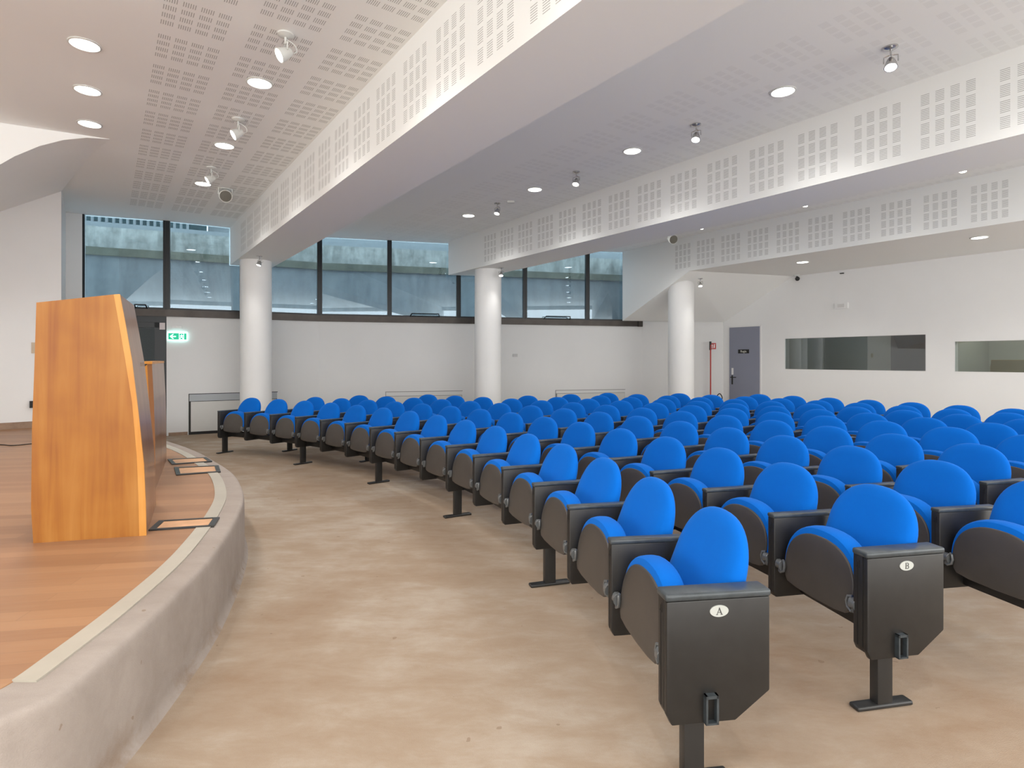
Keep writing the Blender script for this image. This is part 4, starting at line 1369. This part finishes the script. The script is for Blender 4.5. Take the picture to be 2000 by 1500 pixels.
for key, pts in ROWS.items():
    N = len(pts)
    for j, (x, y) in enumerate(pts):
        a = pts[max(j - 1, 0)]; b = pts[min(j + 1, N - 1)]
        tx, ty = b[0] - a[0], b[1] - a[1]
        if j in (0, N - 1):          # carry the curve on to the last chair
            g = 1 if j == 0 else -1
            d1 = ((pts[j + g][0] - pts[j][0]) * g, (pts[j + g][1] - pts[j][1]) * g)
            d2 = ((pts[j + 2 * g][0] - pts[j + g][0]) * g, (pts[j + 2 * g][1] - pts[j + g][1]) * g)
            tx, ty = 1.5 * d1[0] - 0.5 * d2[0], 1.5 * d1[1] - 0.5 * d2[1]
        rz = math.atan2(-ty, -tx)
        if key in 'AB':
            if j >= N // 2:
                k = N - 1 - j
                pos = 'at the lettered %s end of the %s' % (key, ROWNAME[key]) if k == 0 else '%s from the lettered %s end of the %s' % (ODN[k], key, ROWNAME[key])
            else:
                pos = 'at the far left end of the %s' % ROWNAME[key] if j == 0 else '%s from the left end of the %s' % (ODN[j], ROWNAME[key])
        else:
            pos = 'at the left end of the %s' % ROWNAME[key] if j == 0 else '%s from the left end of the %s' % (ODN[j], ROWNAME[key])
        src_first = not first[0]
        r = place_copy(chair0, (x, y, 0), rz, 'blue folding auditorium chair %s' % pos, 'blue folding auditorium chairs in curved rows', first)
        if j == N - 1 or j == 0:
            end_chairs[(key, j == 0)] = r
        # a leg under every third divider, counted from the near end
        r['row_divider'] = N - j
for r in [o for o in bpy.data.objects if 'row_divider' in o]:
    k = r['row_divider']
    del r['row_divider']
    if k % 3 == 0:
        if leg_proto is None:
            leg_proto = leg(PITCH / 2, r)
            foot_proto = leg_proto.children[0]
        else:
            l = leg_proto.copy(); COL.objects.link(l); l.parent = r
            f = foot_proto.copy(); COL.objects.link(f); f.parent = l

# closing panels at the aisle ends
def end_panel(parent, letter):
    xo = -PITCH / 2 + 0.012
    o = side_panel(xo, 0.050, parent)
    o.name = 'inner_side_panel'
    bm = bmesh.new()
    extrude_yz(bm, [(0.331, 0.628), (0.331, 0.255), (0.313, 0.218), (0.088, 0.218), (-0.036, 0.310), (-0.036, 0.628)], xo - 0.052, xo - 0.027, 0.005)
    ep = new_obj('end_panel', bm, M['black'], parent, smooth=True)
    bm = bmesh.new()
    box(bm, (xo - 0.056, -0.040, 0.628), (xo + 0.027, 0.336, 0.653), 0.009, seg=3)
    new_obj('armrest', bm, M['cap'], parent, smooth=True)
    leg(xo - 0.004, parent)
    # hook bracket low on the panel
    bm = bmesh.new()
    y0, y1, z0, z1 = 0.158, 0.203, 0.222, 0.318
    xs = xo - 0.052
    box(bm, (xs - 0.020, y0, z0), (xs, y0 + 0.007, z1)); box(bm, (xs - 0.020, y1 - 0.007, z0), (xs, y1, z1))
    box(bm, (xs - 0.020, y0, z1 - 0.010), (xs, y1, z1)); box(bm, (xs - 0.020, y0, z0), (xs, y1, z0 + 0.006))
    hb = new_obj('hook_bracket', bm, M['cap'], ep)
    if letter:
        zc, yc = 0.590, 0.148
        bm = bmesh.new()
        ring = [(yc + 0.033 * math.cos(2 * PI * k / 40), zc + 0.0195 * math.sin(2 * PI * k / 40)) for k in range(40)]
        a = [bm.verts.new((xs - 0.003, p[0], p[1])) for p in ring]; b = [bm.verts.new((xs + 0.001, p[0], p[1])) for p in ring]
        bm.faces.new(a); bm.faces.new(b[::-1])
        for i in range(40):
            bm.faces.new((a[i], a[(i + 1) % 40], b[(i + 1) % 40], b[i]))
        # serif capital built from strokes, read from outside: reading direction is -y
        def stroke(p, q, w):
            p, q = Vector(p), Vector(q)
            d = (q - p).normalized(); nrm = Vector((-d.y, d.x)) * w / 2
            cs = [p - nrm, q - nrm, q + nrm, p + nrm]
            A = [bm.verts.new((xs - 0.0042, yc - c_.x, zc + c_.y)) for c_ in cs]
            B = [bm.verts.new((xs - 0.003, yc - c_.x, zc + c_.y)) for c_ in cs]
            fs = [bm.faces.new(A), bm.faces.new(B[::-1])]
            for i in range(4):
                fs.append(bm.faces.new((A[i], A[(i + 1) % 4], B[(i + 1) % 4], B[i])))
            for f in fs: f.material_index = 1
        h = 0.0115
        if letter == 'A':
            stroke((-0.0085, -h), (0.0002, h), 0.0012); stroke((0.0085, -h), (-0.0006, h), 0.0034)
            stroke((-0.0055, -0.004), (0.0055, -0.004), 0.0012)
            stroke((-0.0115, -h), (-0.0055, -h), 0.0012); stroke((0.004, -h), (0.012, -h), 0.0012)
        else:
            stroke((-0.0048, -h), (-0.0048, h), 0.0030); stroke((-0.0085, h), (0.003, h), 0.0012); stroke((-0.0085, -h), (0.003, -h), 0.0012)
            stroke((-0.004, 0.0005), (0.003, 0.0005), 0.0012)
            for zc_, rr_ in ((0.0058, 0.0052), (-0.0056, 0.0060)):
                pp = [(0.002 + rr_ * math.cos(a_), zc_ + rr_ * math.sin(a_)) for a_ in [-PI / 2 + PI * k / 8 for k in range(9)]]
                for p_, q_ in zip(pp, pp[1:]): stroke(p_, q_, 0.0024)
        pq = new_obj('row_plaque', bm, [M['plaque'], M['ink']], ep, recalc=True)
        pq['label'] = 'oval silver plaque with the letter %s' % letter
end_panel(end_chairs[('A', False)], 'A')
end_panel(end_chairs[('B', False)], 'B')
